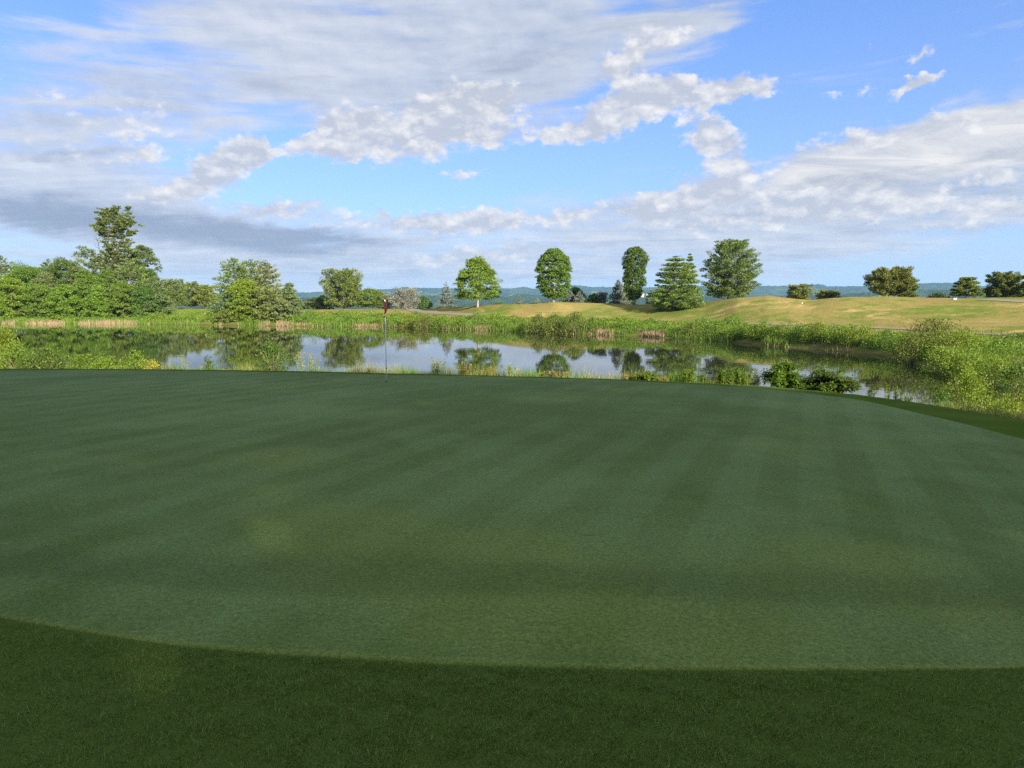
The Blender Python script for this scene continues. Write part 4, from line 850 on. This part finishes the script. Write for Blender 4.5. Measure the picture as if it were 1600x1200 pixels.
# ------------------------------------------------------------------ flag, hole, stakes, tee marker, houses
def flag():
    D_ = 18.2; b = pos(604, D_, 597); H = zat(604, 468, D_) - b[2]
    r = empty('flagstick', b); tag(r, 'thin white flagstick with a limp dark red flag standing in the hole', 'golf flag')
    white = solid('white_enamel', (.72, .72, .69), .35, .05); red = solid('maroon_cloth', (.07, .006, .010), .8, .25, 14); blk = solid('black_band', (.03, .03, .03), .5, .1)
    m = MB(); m.tube([(0, 0, -.12), (0, 0, .3), (0, 0, H)], [.014, .014, .009], 10); m.build('pole', white, r, True)
    m = MB(); m.tube([(0, 0, H * .16), (0, 0, H * .175)], [.0152, .0152], 10); m.build('band', blk, r)
    m = MB(); m.tube([(0, 0, H), (0, 0, H + .012), (0, 0, H + .03)], [.013, .015, .004], 10); m.build('tip', red, r)
    # limp cloth: folded curtain hanging from the pole top
    nu, nv = 26, 18; V = []
    for i in range(nv):
        t = i / (nv - 1); z = H - .015 - .42 * t
        for j in range(nu):
            s_ = j / (nu - 1); w_ = .018 + .085 * (math.sin(min(t * 1.25, 1) * pi) ** .7) * (1 - .25 * t)
            x = (s_ * w_) * (1 - .35 * t * s_) ; y = .03 * sin(s_ * 15 + t * 3) * (.3 + t * .8)
            V.append((x - .022 + .012 * t, y - .022, z - .05 * s_ * t + .03 * s_ * (1 - t) * -1))
    i, j = np.meshgrid(np.arange(nv - 1), np.arange(nu - 1), indexing='ij'); f = np.stack([i * nu + j, i * nu + j + 1, (i + 1) * nu + j + 1, (i + 1) * nu + j], -1).reshape(-1, 4)
    o = link('flag', mesh('flag', V, f, [red], True), r); md = o.modifiers.new('t', 'SOLIDIFY'); md.thickness = .003
    m = MB(); m.box((.012, -.052, H - .40), (.018, .003, .035)); m.build('emblem', solid('pale_print', (.30, .22, .21), .8, .1), o)
    m = MB(); m.tube([(0, 0, .009), (0, 0, .0105)], [.054, .054], 20); m.build('hole', solid('cup_shade', (.01, .012, .008), .9, .1), r)  # flat disc; the shade inside the cup is put into its colour
flag()
stk = solid('brown_stake', (.10, .05, .035), .8, .2)
for px, py, h, lb in [(1234.5, 513, .75, 'short brown stake beside the cart path, below the grass mound'), (1514, 524, .42, 'leftmost of the three small stakes by the path near the right edge'), (1549, 525, .40, 'middle of the three small stakes by the path near the right edge'), (1564.5, 526, .45, 'rightmost of the three small stakes by the path near the right edge')]:
    b = gp(px, py); r = empty('marker_stake', b); tag(r, lb, 'stake', 'marker stakes by the cart path'); m = MB(); m.box((0, 0, h / 2), (.035, .035, h / 2 + .03)); m.build('post', stk, r)
    m = MB(); m.box((0, 0, h + .06), (.041, .041, .02)); m.build('cap', stk, r)
wh = solid('white_paint', (.75, .74, .70), .6, .04)
b = gp(1491, 468.6); r = empty('tee_box', b); tag(r, 'small white box on the right ridge beside the dark pointed pine', 'box'); m = MB(); m.box((0, 0, .09), (.2, .15, .09)); m.build('body', wh, r); m = MB(); m.box((0, 0, .20), (.23, .18, .02)); m.build('lid', wh, r)
b = gp(1253, 474.4); m = MB(); m.tube([(0, 0, 0), (0, 0, .03), (0, 0, .09), (0, 0, .12)], [.06, .09, .09, .05], 12); o = m.build('tee_marker', wh, None, True, b); tag(o, 'tiny white dot of a tee marker on the dry slope below the mound', 'marker')
def house(px, py, D_, wd, lb):
    d = ray(px, py); b = (d[0] * D_, D_, CAMZ + d[2] * D_); r = empty('house', b, rad(20)); tag(r, lb, 'house', 'white houses on the valley slope')
    m = MB(); m.box((0, 0, 2), (wd / 2, 4, 5)); m.build('wall', wh, r)
    m = MB(); h = wd / 2 + .6; V = [(-h, -4.6, 8), (h, -4.6, 8), (h, 4.6, 8), (-h, 4.6, 8), (-h, 0, 11), (h, 0, 11)]; m.add(V, [[0, 1, 5, 4], [2, 3, 4, 5]], [[1, 2, 5], [3, 0, 4]]); m.build('roof', solid('grey_roof', (.2, .2, .21), .8), r)
house(1003.5, 463, 2250, 11, 'long white house on the hillside between the column tree and the fir'); house(1011, 463.4, 2240, 6, 'smaller white building just right of the long white house')

# ------------------------------------------------------------------ the wood behind the viewer, whose shade lies over the green
def shade_wood():
    g = np.random.default_rng(9); y0 = -14.0; yb = lambda x: np.interp(x, [-15.6, -9, -3.6, 3.3, 7.7, 9.5, 16], [22.7, 22.4, 21.2, 19.5, 16.6, 14.6, 14.2])
    tn = math.tan(SUN_EL); k = math.tan(pi - SUN_AZ)
    xs = np.linspace(-40, 44, 400); xe = xs * 1.0
    for _ in range(8): xe = xs - k * (yb(xe) + .1 - y0)     # where this part of the tree line throws its shade
    top = 2.05 + tn * (yb(xe) + .1 - y0) / cos(pi - SUN_AZ)
    n = 95000; x = g.uniform(-40, 44, n); T = np.interp(x, xs, top) + undul(x, 0 * x, 2.2, 9, .12)
    yy = y0 - g.uniform(0, 7, n) ** 1.0; T = T + (y0 - yy) * tn * .9; f = g.uniform(0, 1, n); z = T - (T - 3.2) * f ** 1.5
    m = MB(); m.leaves(np.stack([x, yy, z], -1), g.normal(size=(n, 3)), .62, .5, rng=g)
    o = m.build('woods', M['leaf_dark']); tag(o, 'dense wood behind the viewer that shades the whole green', 'woods', kind='stuff')
    m = MB()
    for i in range(22):
        x_ = -38 + i * 3.8 + g.uniform(-1, 1); y_ = y0 - g.uniform(1, 6); m.tube([(x_, y_, 2.4), (x_ + .2, y_, 8), (x_, y_, 13)], [.3, .22, .08], 8)
    t = m.build('tree_trunks', M['bark'], o); t['kind'] = 'stuff'
shade_wood()
